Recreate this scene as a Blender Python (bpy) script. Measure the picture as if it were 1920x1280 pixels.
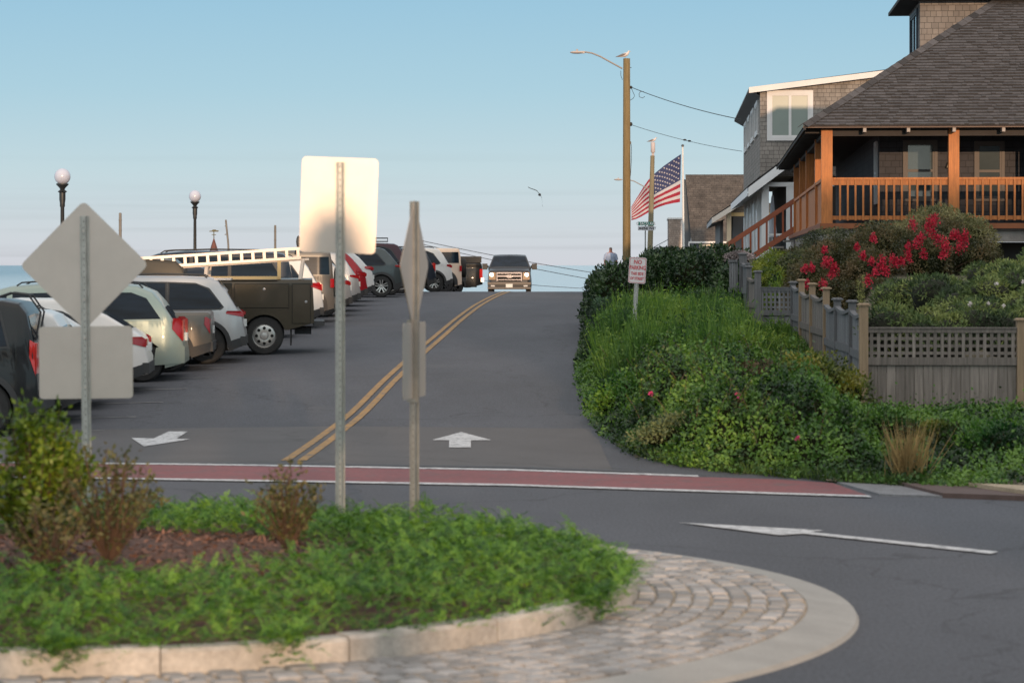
import bpy, math, random
import numpy as np
from mathutils import Vector, Matrix, noise
R = math.radians
for o in list(bpy.data.objects): bpy.data.objects.remove(o)
C = bpy.context.scene.collection
S = bpy.context.scene

# ------------------------------------------------------------------ camera, sky, sun, exposure
F = 5000.0; HZ = 497.0; CAMZ = 2.35
cd = bpy.data.cameras.new('camera'); cam = bpy.data.objects.new('camera', cd); C.objects.link(cam)
cam.location = (0, 0, CAMZ); cam.rotation_euler = (R(90), 0, 0)
cd.sensor_width = 36; cd.lens = 36*F/1920; cd.shift_y = -(640-HZ)/1920
cd.clip_start = 0.5; cd.clip_end = 90000
cd.dof.use_dof = True; cd.dof.focus_distance = 75; cd.dof.aperture_fstop = 3.4
S.camera = cam
SUN_EL = R(6.0); SUN_AZ = R(7.0)            # behind the camera, a little to the right
sd = Vector((math.sin(SUN_AZ)*math.cos(SUN_EL), -math.cos(SUN_AZ)*math.cos(SUN_EL), math.sin(SUN_EL)))
EXPO = 0.75; SUNSIDE = 2.0; NISH = 0.01; SKYS = 0.62
w = bpy.data.worlds.new('World'); S.world = w; w.use_nodes = True
nt = w.node_tree; bg = nt.nodes['Background']
sky = nt.nodes.new('ShaderNodeTexSky'); sky.sky_type = 'NISHITA'; sky.sun_disc = False
sky.sun_elevation = SUN_EL; sky.sun_rotation = math.atan2(sd.x, sd.y)
sky.air_density = 1.0; sky.dust_density = 0.6; sky.ozone_density = 3.0
# clear evening air: pale haze at the horizon, blue above, unseen zenith brightened for fill, added to the physical sky
tcw = nt.nodes.new('ShaderNodeTexCoord'); sx = nt.nodes.new('ShaderNodeSeparateXYZ'); nt.links.new(tcw.outputs['Generated'], sx.inputs[0])
rp = nt.nodes.new('ShaderNodeValToRGB'); nt.links.new(sx.outputs['Z'], rp.inputs[0]); cr = rp.color_ramp
def lin(*c): return tuple((x/255/12.92 if x <= 10 else ((x/255+.055)/1.055)**2.4) for x in c)
SK = [(0.0, (202, 205, 213)), (.012, (199, 207, 214)), (.035, (187, 208, 216)), (.065, (165, 199, 215)), (.10, (148, 189, 212)), (.3, (188, 204, 214)), (.6, (222, 224, 228)), (1.0, (240, 240, 240))]
cr.elements[0].position = 0; cr.elements[0].color = (*lin(*SK[0][1]), 1); cr.elements[1].position = 1; cr.elements[1].color = (*lin(*SK[-1][1]), 1)
for p_, c_ in SK[1:-1]:
    e_ = cr.elements.new(p_); e_.color = (*lin(*c_), 1)
# thin cloud streaks low over the sea
mpw = nt.nodes.new('ShaderNodeMapping'); mpw.inputs['Scale'].default_value = (4, 4, 210); nt.links.new(tcw.outputs['Generated'], mpw.inputs[0])
nz = nt.nodes.new('ShaderNodeTexNoise'); nz.inputs['Scale'].default_value = 1.0; nz.inputs['Detail'].default_value = 5; nt.links.new(mpw.outputs[0], nz.inputs[0])
mrw = nt.nodes.new('ShaderNodeMapRange'); mrw.inputs[1].default_value = .52; mrw.inputs[2].default_value = .72; mrw.inputs[3].default_value = 1; mrw.inputs[4].default_value = .84
nt.links.new(nz.outputs[0], mrw.inputs[0])
mz = nt.nodes.new('ShaderNodeMapRange'); mz.inputs[1].default_value = .0; mz.inputs[2].default_value = .05; mz.inputs[3].default_value = 1; mz.inputs[4].default_value = 0
nt.links.new(sx.outputs['Z'], mz.inputs[0])
mixc = nt.nodes.new('ShaderNodeMix'); mixc.data_type = 'FLOAT'; nt.links.new(mz.outputs[0], mixc.inputs[0]); mixc.inputs[2].default_value = 1; nt.links.new(mrw.outputs[0], mixc.inputs[3])
sc = nt.nodes.new('ShaderNodeVectorMath'); sc.operation = 'SCALE'; nt.links.new(rp.outputs[0], sc.inputs[0]); nt.links.new(mixc.outputs[0], sc.inputs['Scale'])
# brighter towards the low sun behind the camera
mg = nt.nodes.new('ShaderNodeMapRange'); mg.inputs[1].default_value = .15; mg.inputs[2].default_value = -1; mg.inputs[3].default_value = 1; mg.inputs[4].default_value = 1
mg.inputs[3].default_value = 0
nt.links.new(sx.outputs['Y'], mg.inputs[0])
wm = nt.nodes.new('ShaderNodeMix'); wm.data_type = 'VECTOR'; nt.links.new(mg.outputs[0], wm.inputs[0]); wm.inputs[4].default_value = (1, 1, 1); wm.inputs[5].default_value = (SUNSIDE*1.10, SUNSIDE, SUNSIDE*.88)
sc2 = nt.nodes.new('ShaderNodeVectorMath'); sc2.operation = 'MULTIPLY'; nt.links.new(sc.outputs[0], sc2.inputs[0]); nt.links.new(wm.outputs[1], sc2.inputs[1])
s3 = nt.nodes.new('ShaderNodeVectorMath'); s3.operation = 'SCALE'; nt.links.new(sky.outputs[0], s3.inputs[0]); s3.inputs['Scale'].default_value = NISH
ad = nt.nodes.new('ShaderNodeVectorMath'); ad.operation = 'ADD'; nt.links.new(sc2.outputs[0], ad.inputs[0]); nt.links.new(s3.outputs[0], ad.inputs[1])
nt.links.new(ad.outputs[0], bg.inputs[0]); bg.inputs[1].default_value = SKYS
sl = bpy.data.lights.new('sun', 'SUN'); so = bpy.data.objects.new('sun', sl); C.objects.link(so)
sl.energy = 2.0; sl.angle = R(0.5); sl.color = (1.0, 0.66, 0.40)
so.rotation_euler = sd.to_track_quat('Z', 'Y').to_euler(); so.location = (10, -40, 20)
S.view_settings.view_transform = 'Standard'; S.view_settings.look = 'None'
S.view_settings.exposure = EXPO; S.view_settings.gamma = 1.0

def P(px, py, d): return Vector(((px-960)/F*d, d, CAMZ-(py-HZ)/F*d))

# ------------------------------------------------------------------ materials
MATS = {}
def mat(name, col, rough=0.7, metal=0.0, var=0.0, vs=3.0, bump=0.0, bs=40.0, tint=0.0, coat=0.0, spec=None, emit=None, es=1.0, transl=0.0, hue=0.0, coord='Object', stretch=None, var2=0.0, v2s=30.0):
    if name in MATS: return MATS[name]
    m = bpy.data.materials.new(name); m.use_nodes = True; MATS[name] = m
    t = m.node_tree; N = t.nodes; L = t.links; b = N['Principled BSDF']
    b.inputs['Roughness'].default_value = rough; b.inputs['Metallic'].default_value = metal
    if coat: b.inputs['Coat Weight'].default_value = coat; b.inputs['Coat Roughness'].default_value = 0.04
    if spec is not None: b.inputs['Specular IOR Level'].default_value = spec
    b.inputs['Base Color'].default_value = (*col, 1)
    cur = None
    tc = N.new('ShaderNodeTexCoord'); mp = N.new('ShaderNodeMapping'); L.new(tc.outputs[coord], mp.inputs[0])
    if stretch: mp.inputs['Scale'].default_value = stretch
    def mul(src, fac_socket, amt):
        mr = N.new('ShaderNodeMapRange'); L.new(fac_socket, mr.inputs[0])
        mr.inputs[3].default_value = 1-amt; mr.inputs[4].default_value = 1+amt
        mx = N.new('ShaderNodeVectorMath'); mx.operation = 'SCALE'
        if src is None: mx.inputs[0].default_value = col
        else: L.new(src, mx.inputs[0])
        L.new(mr.outputs[0], mx.inputs['Scale']); return mx.outputs[0]
    for a, s in ((var, vs), (var2, v2s)):
        if a:
            n = N.new('ShaderNodeTexNoise'); n.inputs['Scale'].default_value = s; n.inputs['Detail'].default_value = 6; n.inputs['Roughness'].default_value = .62
            L.new(mp.outputs[0], n.inputs[0])
            mr = N.new('ShaderNodeMapRange'); mr.inputs[1].default_value = .3; mr.inputs[2].default_value = .7; L.new(n.outputs[0], mr.inputs[0])
            cur = mul(cur, mr.outputs[0], a)
    if tint or hue:
        at = N.new('ShaderNodeAttribute'); at.attribute_name = 'tint'
        if tint: cur = mul(cur, at.outputs['Fac'], tint)
        if hue:
            hs = N.new('ShaderNodeHueSaturation'); mr = N.new('ShaderNodeMapRange'); L.new(at.outputs['Fac'], mr.inputs[0])
            mr.inputs[3].default_value = .5+hue; mr.inputs[4].default_value = .5-hue
            L.new(mr.outputs[0], hs.inputs['Hue']); L.new(cur, hs.inputs['Color']); cur = hs.outputs[0]
    if cur: L.new(cur, b.inputs['Base Color'])
    if bump:
        n = N.new('ShaderNodeTexNoise'); n.inputs['Scale'].default_value = bs; n.inputs['Detail'].default_value = 4; L.new(mp.outputs[0], n.inputs[0])
        bp = N.new('ShaderNodeBump'); bp.inputs['Strength'].default_value = bump; bp.inputs['Distance'].default_value = .02
        L.new(n.outputs[0], bp.inputs['Height']); L.new(bp.outputs[0], b.inputs['Normal'])
    if emit: b.inputs['Emission Color'].default_value = (*emit, 1); b.inputs['Emission Strength'].default_value = es
    if transl:
        tr = N.new('ShaderNodeBsdfTranslucent'); ms = N.new('ShaderNodeMixShader'); ms.inputs[0].default_value = transl
        if cur: L.new(cur, tr.inputs[0])
        else: tr.inputs[0].default_value = (*col, 1)
        out = [n for n in N if n.type == 'OUTPUT_MATERIAL'][0]
        L.new(b.outputs[0], ms.inputs[1]); L.new(tr.outputs[0], ms.inputs[2]); L.new(ms.outputs[0], out.inputs[0])
    return m

def brick_mat(name, c1, c2, cm, bw, rh, mortar=.008, rough=.8, bump=.5, var=.25, tint=0):
    m = bpy.data.materials.new(name); m.use_nodes = True; MATS[name] = m
    t = m.node_tree; N = t.nodes; L = t.links; b = N['Principled BSDF']; b.inputs['Roughness'].default_value = rough
    tc = N.new('ShaderNodeTexCoord'); br = N.new('ShaderNodeTexBrick'); L.new(tc.outputs['UV'], br.inputs[0])
    br.inputs['Color1'].default_value = (*c1, 1); br.inputs['Color2'].default_value = (*c2, 1); br.inputs['Mortar'].default_value = (*cm, 1)
    br.inputs['Scale'].default_value = 1; br.inputs['Brick Width'].default_value = bw; br.inputs['Row Height'].default_value = rh
    br.inputs['Mortar Size'].default_value = mortar; br.inputs['Mortar Smooth'].default_value = .1; br.offset = .37; br.squash = .8; br.squash_frequency = 3
    n = N.new('ShaderNodeTexNoise'); n.inputs['Scale'].default_value = 1.7; n.inputs['Detail'].default_value = 8; L.new(tc.outputs['UV'], n.inputs[0])
    mr = N.new('ShaderNodeMapRange'); mr.inputs[1].default_value = .3; mr.inputs[2].default_value = .7; mr.inputs[3].default_value = 1-var; mr.inputs[4].default_value = 1+var
    L.new(n.outputs[0], mr.inputs[0]); mx = N.new('ShaderNodeVectorMath'); mx.operation = 'SCALE'
    L.new(br.outputs[0], mx.inputs[0]); L.new(mr.outputs[0], mx.inputs['Scale']); L.new(mx.outputs[0], b.inputs['Base Color'])
    bp = N.new('ShaderNodeBump'); bp.inputs['Strength'].default_value = bump; bp.inputs['Distance'].default_value = .02; bp.invert = True
    L.new(br.outputs['Fac'], bp.inputs['Height']); L.new(bp.outputs[0], b.inputs['Normal'])
    return m

# ------------------------------------------------------------------ mesh builder
def link_mesh(name, V, Fc, mats, parent=None, mi=None, tint=None, smooth=False, sharp=None, uv=False):
    me = bpy.data.meshes.new(name)
    me.from_pydata([tuple(v) for v in V], [], Fc)
    if not isinstance(mats, (list, tuple)): mats = [mats]
    for m in mats: me.materials.append(m)
    if mi is not None: me.polygons.foreach_set('material_index', mi)
    if tint is not None:
        a = me.attributes.new('tint', 'FLOAT', 'FACE'); a.data.foreach_set('value', np.asarray(tint, dtype=np.float32))
    if uv:
        u = me.uv_layers.new(name='UVMap'); Z = Vector((0, 0, 1))
        for p in me.polygons:
            n = p.normal; a = Z.cross(n)
            if a.length < .05: a = Vector((1, 0, 0)); 
            a.normalize(); b = n.cross(a)
            for li in p.loop_indices:
                co = me.vertices[me.loops[li].vertex_index].co
                u.data[li].uv = (co.dot(a), co.dot(b))
    if smooth:
        me.polygons.foreach_set('use_smooth', [True]*len(me.polygons))
        if sharp: me.set_sharp_from_angle(angle=R(sharp))
    me.update()
    o = bpy.data.objects.new(name, me); C.objects.link(o)
    if parent: o.parent = parent
    return o
def quads_mesh(name, A, mats, parent=None, tint=None, mi=None, k=4):
    """A: (n,k,3) array of faces"""
    n = A.shape[0]; me = bpy.data.meshes.new(name)
    me.vertices.add(n*k); me.vertices.foreach_set('co', A.reshape(-1).astype(np.float32))
    me.loops.add(n*k); me.loops.foreach_set('vertex_index', np.arange(n*k, dtype=np.int32))
    me.polygons.add(n); me.polygons.foreach_set('loop_start', np.arange(0, n*k, k, dtype=np.int32))
    if not isinstance(mats, (list, tuple)): mats = [mats]
    for m in mats: me.materials.append(m)
    if mi is not None: me.polygons.foreach_set('material_index', np.asarray(mi, dtype=np.int32))
    if tint is not None:
        a = me.attributes.new('tint', 'FLOAT', 'FACE'); a.data.foreach_set('value', np.asarray(tint, dtype=np.float32))
    me.update(calc_edges=True); me.validate()
    o = bpy.data.objects.new(name, me); C.objects.link(o)
    if parent: o.parent = parent
    return o

class MB:
    def __init__(s): s.v = []; s.f = []; s.m = []; s.t = []; s.cm = 0; s.ct = .5
    def add(s, V, Fc):
        b = len(s.v); s.v += [Vector(v) for v in V]; s.f += [tuple(b+i for i in f) for f in Fc]
        s.m += [s.cm]*len(Fc); s.t += [s.ct]*len(Fc); return s
    def box(s, x0, x1, y0, y1, z0, z1, rz=0, M=None):
        V = [Vector((x, y, z)) for z in (z0, z1) for y in (y0, y1) for x in (x0, x1)]
        if rz:
            c = Vector(((x0+x1)/2, (y0+y1)/2, 0)); Q = Matrix.Rotation(rz, 3, 'Z'); V = [Q@(v-c)+c for v in V]
        if M: V = [M@v for v in V]
        return s.add(V, [(0, 2, 3, 1), (4, 5, 7, 6), (0, 1, 5, 4), (2, 6, 7, 3), (0, 4, 6, 2), (1, 3, 7, 5)])
    def bar(s, a, b, w, h=None, up=(0, 0, 1), taper=1):
        a = Vector(a); b = Vector(b); h = h or w; d = (b-a).normalized(); u = Vector(up)
        if abs(d.dot(u)) > .98: u = Vector((0, 1, 0))
        r = d.cross(u).normalized(); u = r.cross(d)
        V = []
        for p, k in ((a, 1), (b, taper)):
            for i, j in ((-1, -1), (1, -1), (1, 1), (-1, 1)): V.append(p+r*i*w/2*k+u*j*h/2*k)
        return s.add(V, [(3, 2, 1, 0), (4, 5, 6, 7), (0, 1, 5, 4), (1, 2, 6, 5), (2, 3, 7, 6), (3, 0, 4, 7)])
    def tube(s, pts, r, n=8, cap=True):
        pts = [Vector(p) for p in pts]; rs = r if isinstance(r, (list, tuple)) else [r]*len(pts)
        rings = []; prev = None
        for i, p in enumerate(pts):
            d = (pts[min(i+1, len(pts)-1)]-pts[max(i-1, 0)]).normalized()
            u = Vector((0, 0, 1)) if abs(d.z) < .95 else Vector((0, 1, 0))
            if prev is not None: u = prev
            a = d.cross(u).normalized(); u2 = a.cross(d).normalized(); prev = u2
            rings.append([p+(a*math.cos(t)+u2*math.sin(t))*rs[i] for t in [2*math.pi*k/n for k in range(n)]])
        V = [v for q in rings for v in q]; Fc = []
        for i in range(len(pts)-1):
            for k in range(n): Fc.append((i*n+k, i*n+(k+1) % n, (i+1)*n+(k+1) % n, (i+1)*n+k))
        if cap: Fc += [tuple(reversed(range(n))), tuple((len(pts)-1)*n+k for k in range(n))]
        return s.add(V, Fc)
    def lathe(s, prof, c=(0, 0, 0), n=16, axis='z', cap=True):
        V = []; Fc = []; c = Vector(c)
        for (r, h) in prof:
            for k in range(n):
                a = 2*math.pi*k/n; x, y = r*math.cos(a), r*math.sin(a)
                V.append(c+(Vector((x, y, h)) if axis == 'z' else Vector((x, h, y))))
        for i in range(len(prof)-1):
            for k in range(n): 
                q = (i*n+k, i*n+(k+1) % n, (i+1)*n+(k+1) % n, (i+1)*n+k)
                Fc.append(q if axis == 'z' else q[::-1])
        if cap: Fc += [tuple(reversed(range(n))), tuple((len(prof)-1)*n+k for k in range(n))]
        return s.add(V, Fc)
    def prism(s, poly, ext, flip=False):
        """poly: list of 3D points; ext: extrusion vector"""
        n = len(poly); e = Vector(ext); V = [Vector(p) for p in poly]+[Vector(p)+e for p in poly]
        return s.add(V, [tuple(reversed(range(n))), tuple(range(n, 2*n))]+[(i, (i+1) % n, n+(i+1) % n, n+i) for i in range(n)])
    def ell(s, c, r, n=12, m=8, M=None):
        V = []; Fc = []; c = Vector(c)
        for i in range(m+1):
            t = math.pi*i/m
            for k in range(n):
                a = 2*math.pi*k/n; v = Vector((r[0]*math.sin(t)*math.cos(a), r[1]*math.sin(t)*math.sin(a), r[2]*math.cos(t)))
                V.append(c+(M@v if M else v))
        for i in range(m):
            for k in range(n): Fc.append((i*n+k, (i+1)*n+k, (i+1)*n+(k+1) % n, i*n+(k+1) % n))
        return s.add(V, Fc)
    def build(s, name, mats, parent=None, smooth=False, sharp=40, uv=False, tint=False):
        return link_mesh(name, s.v, s.f, mats, parent, s.m, s.t if tint else None, smooth, sharp, uv)

def thing(name, label, cat, loc=(0, 0, 0), rz=0, group=None):
    o = bpy.data.objects.new(name, None); C.objects.link(o); o.location = loc; o.rotation_euler = (0, 0, rz)
    o.empty_display_size = .2; o['label'] = label; o['category'] = cat
    if group: o['group'] = group
    return o
def tag(o, label, cat, group=None, kind=None):
    if label: o['label'] = label
    if cat: o['category'] = cat
    if group: o['group'] = group
    if kind: o['kind'] = kind
    return o
def copy_tree(o, parent=None):
    c = o.copy(); C.objects.link(c)
    if parent: c.parent = parent
    for ch in list(o.children): copy_tree(ch, c)
    return c
def text_faces(txt, size, font_align='CENTER', bold=0.0, sx=1.0):
    cu = bpy.data.curves.new('t', 'FONT'); cu.body = txt; cu.size = size; cu.align_x = font_align; cu.align_y = 'CENTER'; cu.offset = bold
    cu.resolution_u = 2
    o = bpy.data.objects.new('t', cu); C.objects.link(o); bpy.context.view_layer.update()
    me = bpy.data.meshes.new_from_object(o.evaluated_get(bpy.context.evaluated_depsgraph_get()))
    V = [Vector((v.co.x*sx, v.co.y, 0)) for v in me.vertices]; Fc = [tuple(p.vertices) for p in me.polygons]
    bpy.data.objects.remove(o); bpy.data.curves.remove(cu); bpy.data.meshes.remove(me)
    return V, Fc

# ------------------------------------------------------------------ terrain function
RY = [-300, 20, 31, 38.7, 47, 55, 60, 70, 82, 95, 105, 112, 122, 140, 200, 400]
RZ = [0, 0, 0, .07, .35, .58, .70, .95, 1.16, 1.27, 1.30, 1.19, .76, .1, -2, -7]
def pchip(xs, ys, x):
    i = int(np.searchsorted(xs, x))-1; i = max(0, min(len(xs)-2, i))
    def sl(j): return (ys[j+1]-ys[j])/(xs[j+1]-xs[j])
    def tg(j):
        if j <= 0 or j >= len(xs)-1: return 0
        a, b = sl(j-1), sl(j)
        return 0 if a*b <= 0 else 2*a*b/(a+b)
    h = xs[i+1]-xs[i]; t = (x-xs[i])/h; t = max(0, min(1, t))
    return (2*t**3-3*t*t+1)*ys[i]+(t**3-2*t*t+t)*h*tg(i)+(-2*t**3+3*t*t)*ys[i+1]+(t**3-t*t)*h*tg(i+1)
def road(y): return pchip(RY, RZ, y)
def cl(y): return -2.63+.033*(y-31.7) if y > 31.7 else -2.63     # centre line x
EX = [24, 24.6, 27.3, 28.6, 29.5, 30.3, 31.5, 33.2, 36, 40, 47, 57, 68, 88, 105, 130, 200]
EV = [10.2, 9, 5.2, 3.7, 3.0, 2.35, 1.83, 1.5, 1.3, 1.2, 1.25, 1.6, 2.1, 2.7, 3.25, 4.2, 7]
def edge(y): return float(np.interp(y, EX, EV)) if y >= 24 else 10.2+(24-y)*1.5
def fenx(y): return 4.75+.044*(y-36)
def ss(t): t = max(0, min(1, t)); return t*t*(3-2*t)
def H(x, y):
    z = road(y)
    c = cl(y)
    if x < c: z -= .024*(c-x)*ss((y-28)/12)*(1-ss((y-68)/25))
    e = edge(y)
    if x > e and y > 24:
        z += .22*ss((x-e)/1.2)*ss((y-27)/6)
        if y > 36.6:
            k = ss((x-fenx(min(y, 54))-.3)/1.6)*ss((y-36.6)/3) if y < 54 else ss((x-4.6)/1.5)
            tgt = 1.25+ss((y-40)/16)*1.0 if y < 100 else 2.25-(y-100)*.012
            if y > 150: tgt = 1.65-(y-150)*.03
            z = z*(1-k)+max(z, tgt)*k
    return z
xs = list(np.arange(-15, 12.01, .5))+[13, 14.5, 16, 19, 23, 30, 45, 80, 140]
ys = list(range(-60, 24, 6))+list(np.arange(24, 130.1, .5))+list(range(136, 401, 8))
V = []; Fc = []; mi = []
for y in ys:
    for x in xs: V.append((x, y, H(x, y)))
nx = len(xs)
for j in range(len(ys)-1):
    for i in range(nx-1):
        Fc.append((j*nx+i, j*nx+i+1, (j+1)*nx+i+1, (j+1)*nx+i))
        xc, yc = (xs[i]+xs[i+1])/2, (ys[j]+ys[j+1])/2
        mi.append(1 if xc > edge(yc)+.1 else 0)
# sea wall face down to the beach and far edges
def skirt(idx):
    for a, b in zip(idx[:-1], idx[1:]):
        n = len(V); va, vb = V[a], V[b]; V.append((va[0], va[1], -7)); V.append((vb[0], vb[1], -7)); Fc.append((a, b, n+1, n)); mi.append(2)
skirt([j*nx for j in range(len(ys))][::-1]); skirt([(len(ys)-1)*nx+i for i in range(nx)][::-1])

asphalt = mat('asphalt', (.073, .076, .088), .85, var=.20, vs=.35, bump=.45, bs=60, var2=.30, v2s=38, stretch=(1, .35, 1), spec=.35)
def wear(m, kind, col2, sc_=6.0, lo_=.56, hi_=.66, amt=.8):
    t = m.node_tree; N = t.nodes; L = t.links; b = N['Principled BSDF']; src = b.inputs['Base Color'].links[0].from_socket
    tc = N.new('ShaderNodeTexCoord'); mr = N.new('ShaderNodeMapRange'); mx = N.new('ShaderNodeMix'); mx.data_type = 'RGBA'
    if kind == 'crack':
        ns = N.new('ShaderNodeTexNoise'); ns.inputs['Scale'].default_value = 1.2; ns.inputs['Detail'].default_value = 5; L.new(tc.outputs['Object'], ns.inputs[0])
        ad = N.new('ShaderNodeVectorMath'); ad.operation = 'MULTIPLY_ADD'; L.new(ns.outputs[1], ad.inputs[0]); ad.inputs[1].default_value = (1.6, 1.6, 0); L.new(tc.outputs['Object'], ad.inputs[2])
        mp = N.new('ShaderNodeMapping'); mp.inputs['Scale'].default_value = (.22, .12, 0); L.new(ad.outputs[0], mp.inputs[0])
        vo = N.new('ShaderNodeTexVoronoi'); vo.feature = 'DISTANCE_TO_EDGE'; vo.inputs['Scale'].default_value = 1.0; L.new(mp.outputs[0], vo.inputs[0])
        L.new(vo.outputs['Distance'], mr.inputs[0]); mr.inputs[1].default_value = .001; mr.inputs[2].default_value = .006; mr.inputs[3].default_value = amt; mr.inputs[4].default_value = 0
    else:
        ns = N.new('ShaderNodeTexNoise'); ns.inputs['Scale'].default_value = sc_; ns.inputs['Detail'].default_value = 8; ns.inputs['Roughness'].default_value = .7; L.new(tc.outputs['Object'], ns.inputs[0])
        L.new(ns.outputs[0], mr.inputs[0]); mr.inputs[1].default_value = lo_; mr.inputs[2].default_value = hi_; mr.inputs[3].default_value = 0; mr.inputs[4].default_value = amt
    L.new(mr.outputs[0], mx.inputs[0]); L.new(src, mx.inputs[6]); mx.inputs[7].default_value = (*col2, 1); L.new(mx.outputs[2], b.inputs['Base Color'])
wear(asphalt, 'crack', (.035, .035, .04), amt=.55); wear(asphalt, 'spot', (.05, .05, .055), 1.1, .62, .74, .6); wear(asphalt, 'spot', (.12, .118, .118), .45, .58, .8, .5)
soil = mat('soil', (.10, .085, .055), .95, var=.4, vs=2, bump=.8, bs=12, var2=.3, v2s=25)
concrete = mat('concrete', (.30, .285, .265), .85, var=.12, vs=2, bump=.25, bs=30, var2=.1, v2s=60)
g = link_mesh('ground', V, Fc, [asphalt, soil, concrete], mi=mi, smooth=True, sharp=50); g['kind'] = 'structure'

# sea
sea = bpy.data.materials.new('sea'); sea.use_nodes = True; t = sea.node_tree; b = t.nodes['Principled BSDF']
b.inputs['Base Color'].default_value = (.07, .16, .22, 1); b.inputs['Roughness'].default_value = .22
n = t.nodes.new('ShaderNodeTexNoise'); n.inputs['Scale'].default_value = .35; n.inputs['Detail'].default_value = 5
tc = t.nodes.new('ShaderNodeTexCoord'); t.links.new(tc.outputs['Object'], n.inputs[0]); bp = t.nodes.new('ShaderNodeBump'); bp.inputs['Strength'].default_value = .7; bp.inputs['Distance'].default_value = .6
t.links.new(n.outputs[0], bp.inputs['Height']); t.links.new(bp.outputs[0], b.inputs['Normal'])
# paler water colour in front of the street, deep blue further left
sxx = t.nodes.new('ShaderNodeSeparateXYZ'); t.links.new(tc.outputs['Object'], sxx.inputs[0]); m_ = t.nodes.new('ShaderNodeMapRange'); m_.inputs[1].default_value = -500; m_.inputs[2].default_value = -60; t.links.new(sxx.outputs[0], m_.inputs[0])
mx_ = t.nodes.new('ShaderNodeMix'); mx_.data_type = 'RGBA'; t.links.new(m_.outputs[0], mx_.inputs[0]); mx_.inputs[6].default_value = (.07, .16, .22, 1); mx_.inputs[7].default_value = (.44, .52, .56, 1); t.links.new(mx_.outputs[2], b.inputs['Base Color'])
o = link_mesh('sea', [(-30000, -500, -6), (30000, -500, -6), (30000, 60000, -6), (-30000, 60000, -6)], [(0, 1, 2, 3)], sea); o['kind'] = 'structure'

# ------------------------------------------------------------------ road markings
def drape(name, rows, m, h=.008, kind='structure', n=None):
    """rows: list of (left(x,y), right(x,y)) pairs, resampled finely along the strip"""
    V = []; Fc = []
    rr = []
    for (a, b), (c, d) in zip(rows[:-1], rows[1:]):
        k = max(1, int(math.hypot((a[0]+b[0]-c[0]-d[0])/2, (a[1]+b[1]-c[1]-d[1])/2)/.5))
        for i in range(k):
            t = i/k; rr.append((((1-t)*a[0]+t*c[0], (1-t)*a[1]+t*c[1]), ((1-t)*b[0]+t*d[0], (1-t)*b[1]+t*d[1])))
    rr.append(rows[-1])
    for a, b in rr:
        w_ = math.hypot(a[0]-b[0], a[1]-b[1]); k = max(1, min(6, int(w_/.5))); 
        V += [(a[0]*(1-j/6)+b[0]*j/6, a[1]*(1-j/6)+b[1]*j/6, H(a[0]*(1-j/6)+b[0]*j/6, a[1]*(1-j/6)+b[1]*j/6)+h) for j in range(7)]
    for i in range(len(rr)-1):
        for j in range(6): Fc.append((i*7+j, i*7+j+1, (i+1)*7+j+1, (i+1)*7+j))
    o = link_mesh(name, V, Fc, m); o['kind'] = kind; return o
white = mat('road_paint_white', (.50, .50, .51), .7, var=.12, vs=4, var2=.25, v2s=22)
faded = mat('faded_line_paint', (.24, .235, .23), .8, var=.3, vs=3, var2=.3, v2s=20)
yellow = mat('road_paint_yellow', (.31, .175, .055), .75, var=.2, vs=3, var2=.25, v2s=20)
redp = mat('road_paint_red', (.185, .058, .062), .8, var=.12, vs=.8, var2=.18, v2s=14)
oldasph = mat('old_asphalt', (.084, .081, .084), .9, var=.1, vs=.8, bump=.3, bs=60, var2=.14, v2s=40)
wear(white, 'spot', (.12, .12, .125), 8, .50, .62, .85); wear(yellow, 'spot', (.10, .095, .09), 7, .50, .62, .8); wear(redp, 'spot', (.10, .075, .078), 3, .50, .68, .7); wear(oldasph, 'crack', (.05, .05, .05), amt=.5); wear(faded, 'spot', (.09, .09, .095), 5, .42, .6, .9)
def cl2(y): return cl(y)+.0*y
yy = list(np.arange(32.0, 108, 1.0))
# warmer patch of older pavement next to the crossing
def band(x): return 30.4-.145*x*1.0+0 if False else 30.35-.24*x
drape('road', [((x, 31.15-.20*x if x < 0 else 31.15-.45*x), (x, 37.6-.13*x)) for x in (-14.5, -8, -4, 0, .6, 1.15)], oldasph, .004)
for s, c0 in (('a', -.10), ('b', .10)):
    drape('centre_line', [((cl(y)+c0-.055, y), (cl(y)+c0+.055, y)) for y in yy], yellow, .010)
# bike crossing: red band with two white lines
up = [(-15, 33.6), (-4.15, 31.4), (0, 30.4), (2.07, 29.5)]
lo = [(-15, 31.2), (-3.87, 29.3), (0, 28.5), (3.63, 27.1)]
def lerp_line(pts, x): return float(np.interp(x, [p[0] for p in pts], [p[1] for p in pts]))
rows = [((x, lerp_line(lo, x)), (x, lerp_line(up, x))) for x in (-15, -8, -4, -2, 0, 1, 2.0)]
rows += [((2.9, 27.40), (2.9, 29.2)), ((3.63, 27.12), (3.45, 28.7))]
drape('bike_crossing', rows, redp, .009)
drape('crossing_line', [((x, lerp_line(up, x)), (x, lerp_line(up, x)+.22)) for x in (-15, -8, -4, -2, 0, 1, 2.07)], white, .013)
drape('crossing_line', [((x, lerp_line(lo, x)-.2), (x, lerp_line(lo, x)+.02)) for x in (-15, -8, -4, -2, 0, 1, 2, 3.0, 3.63)], white, .013)
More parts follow.
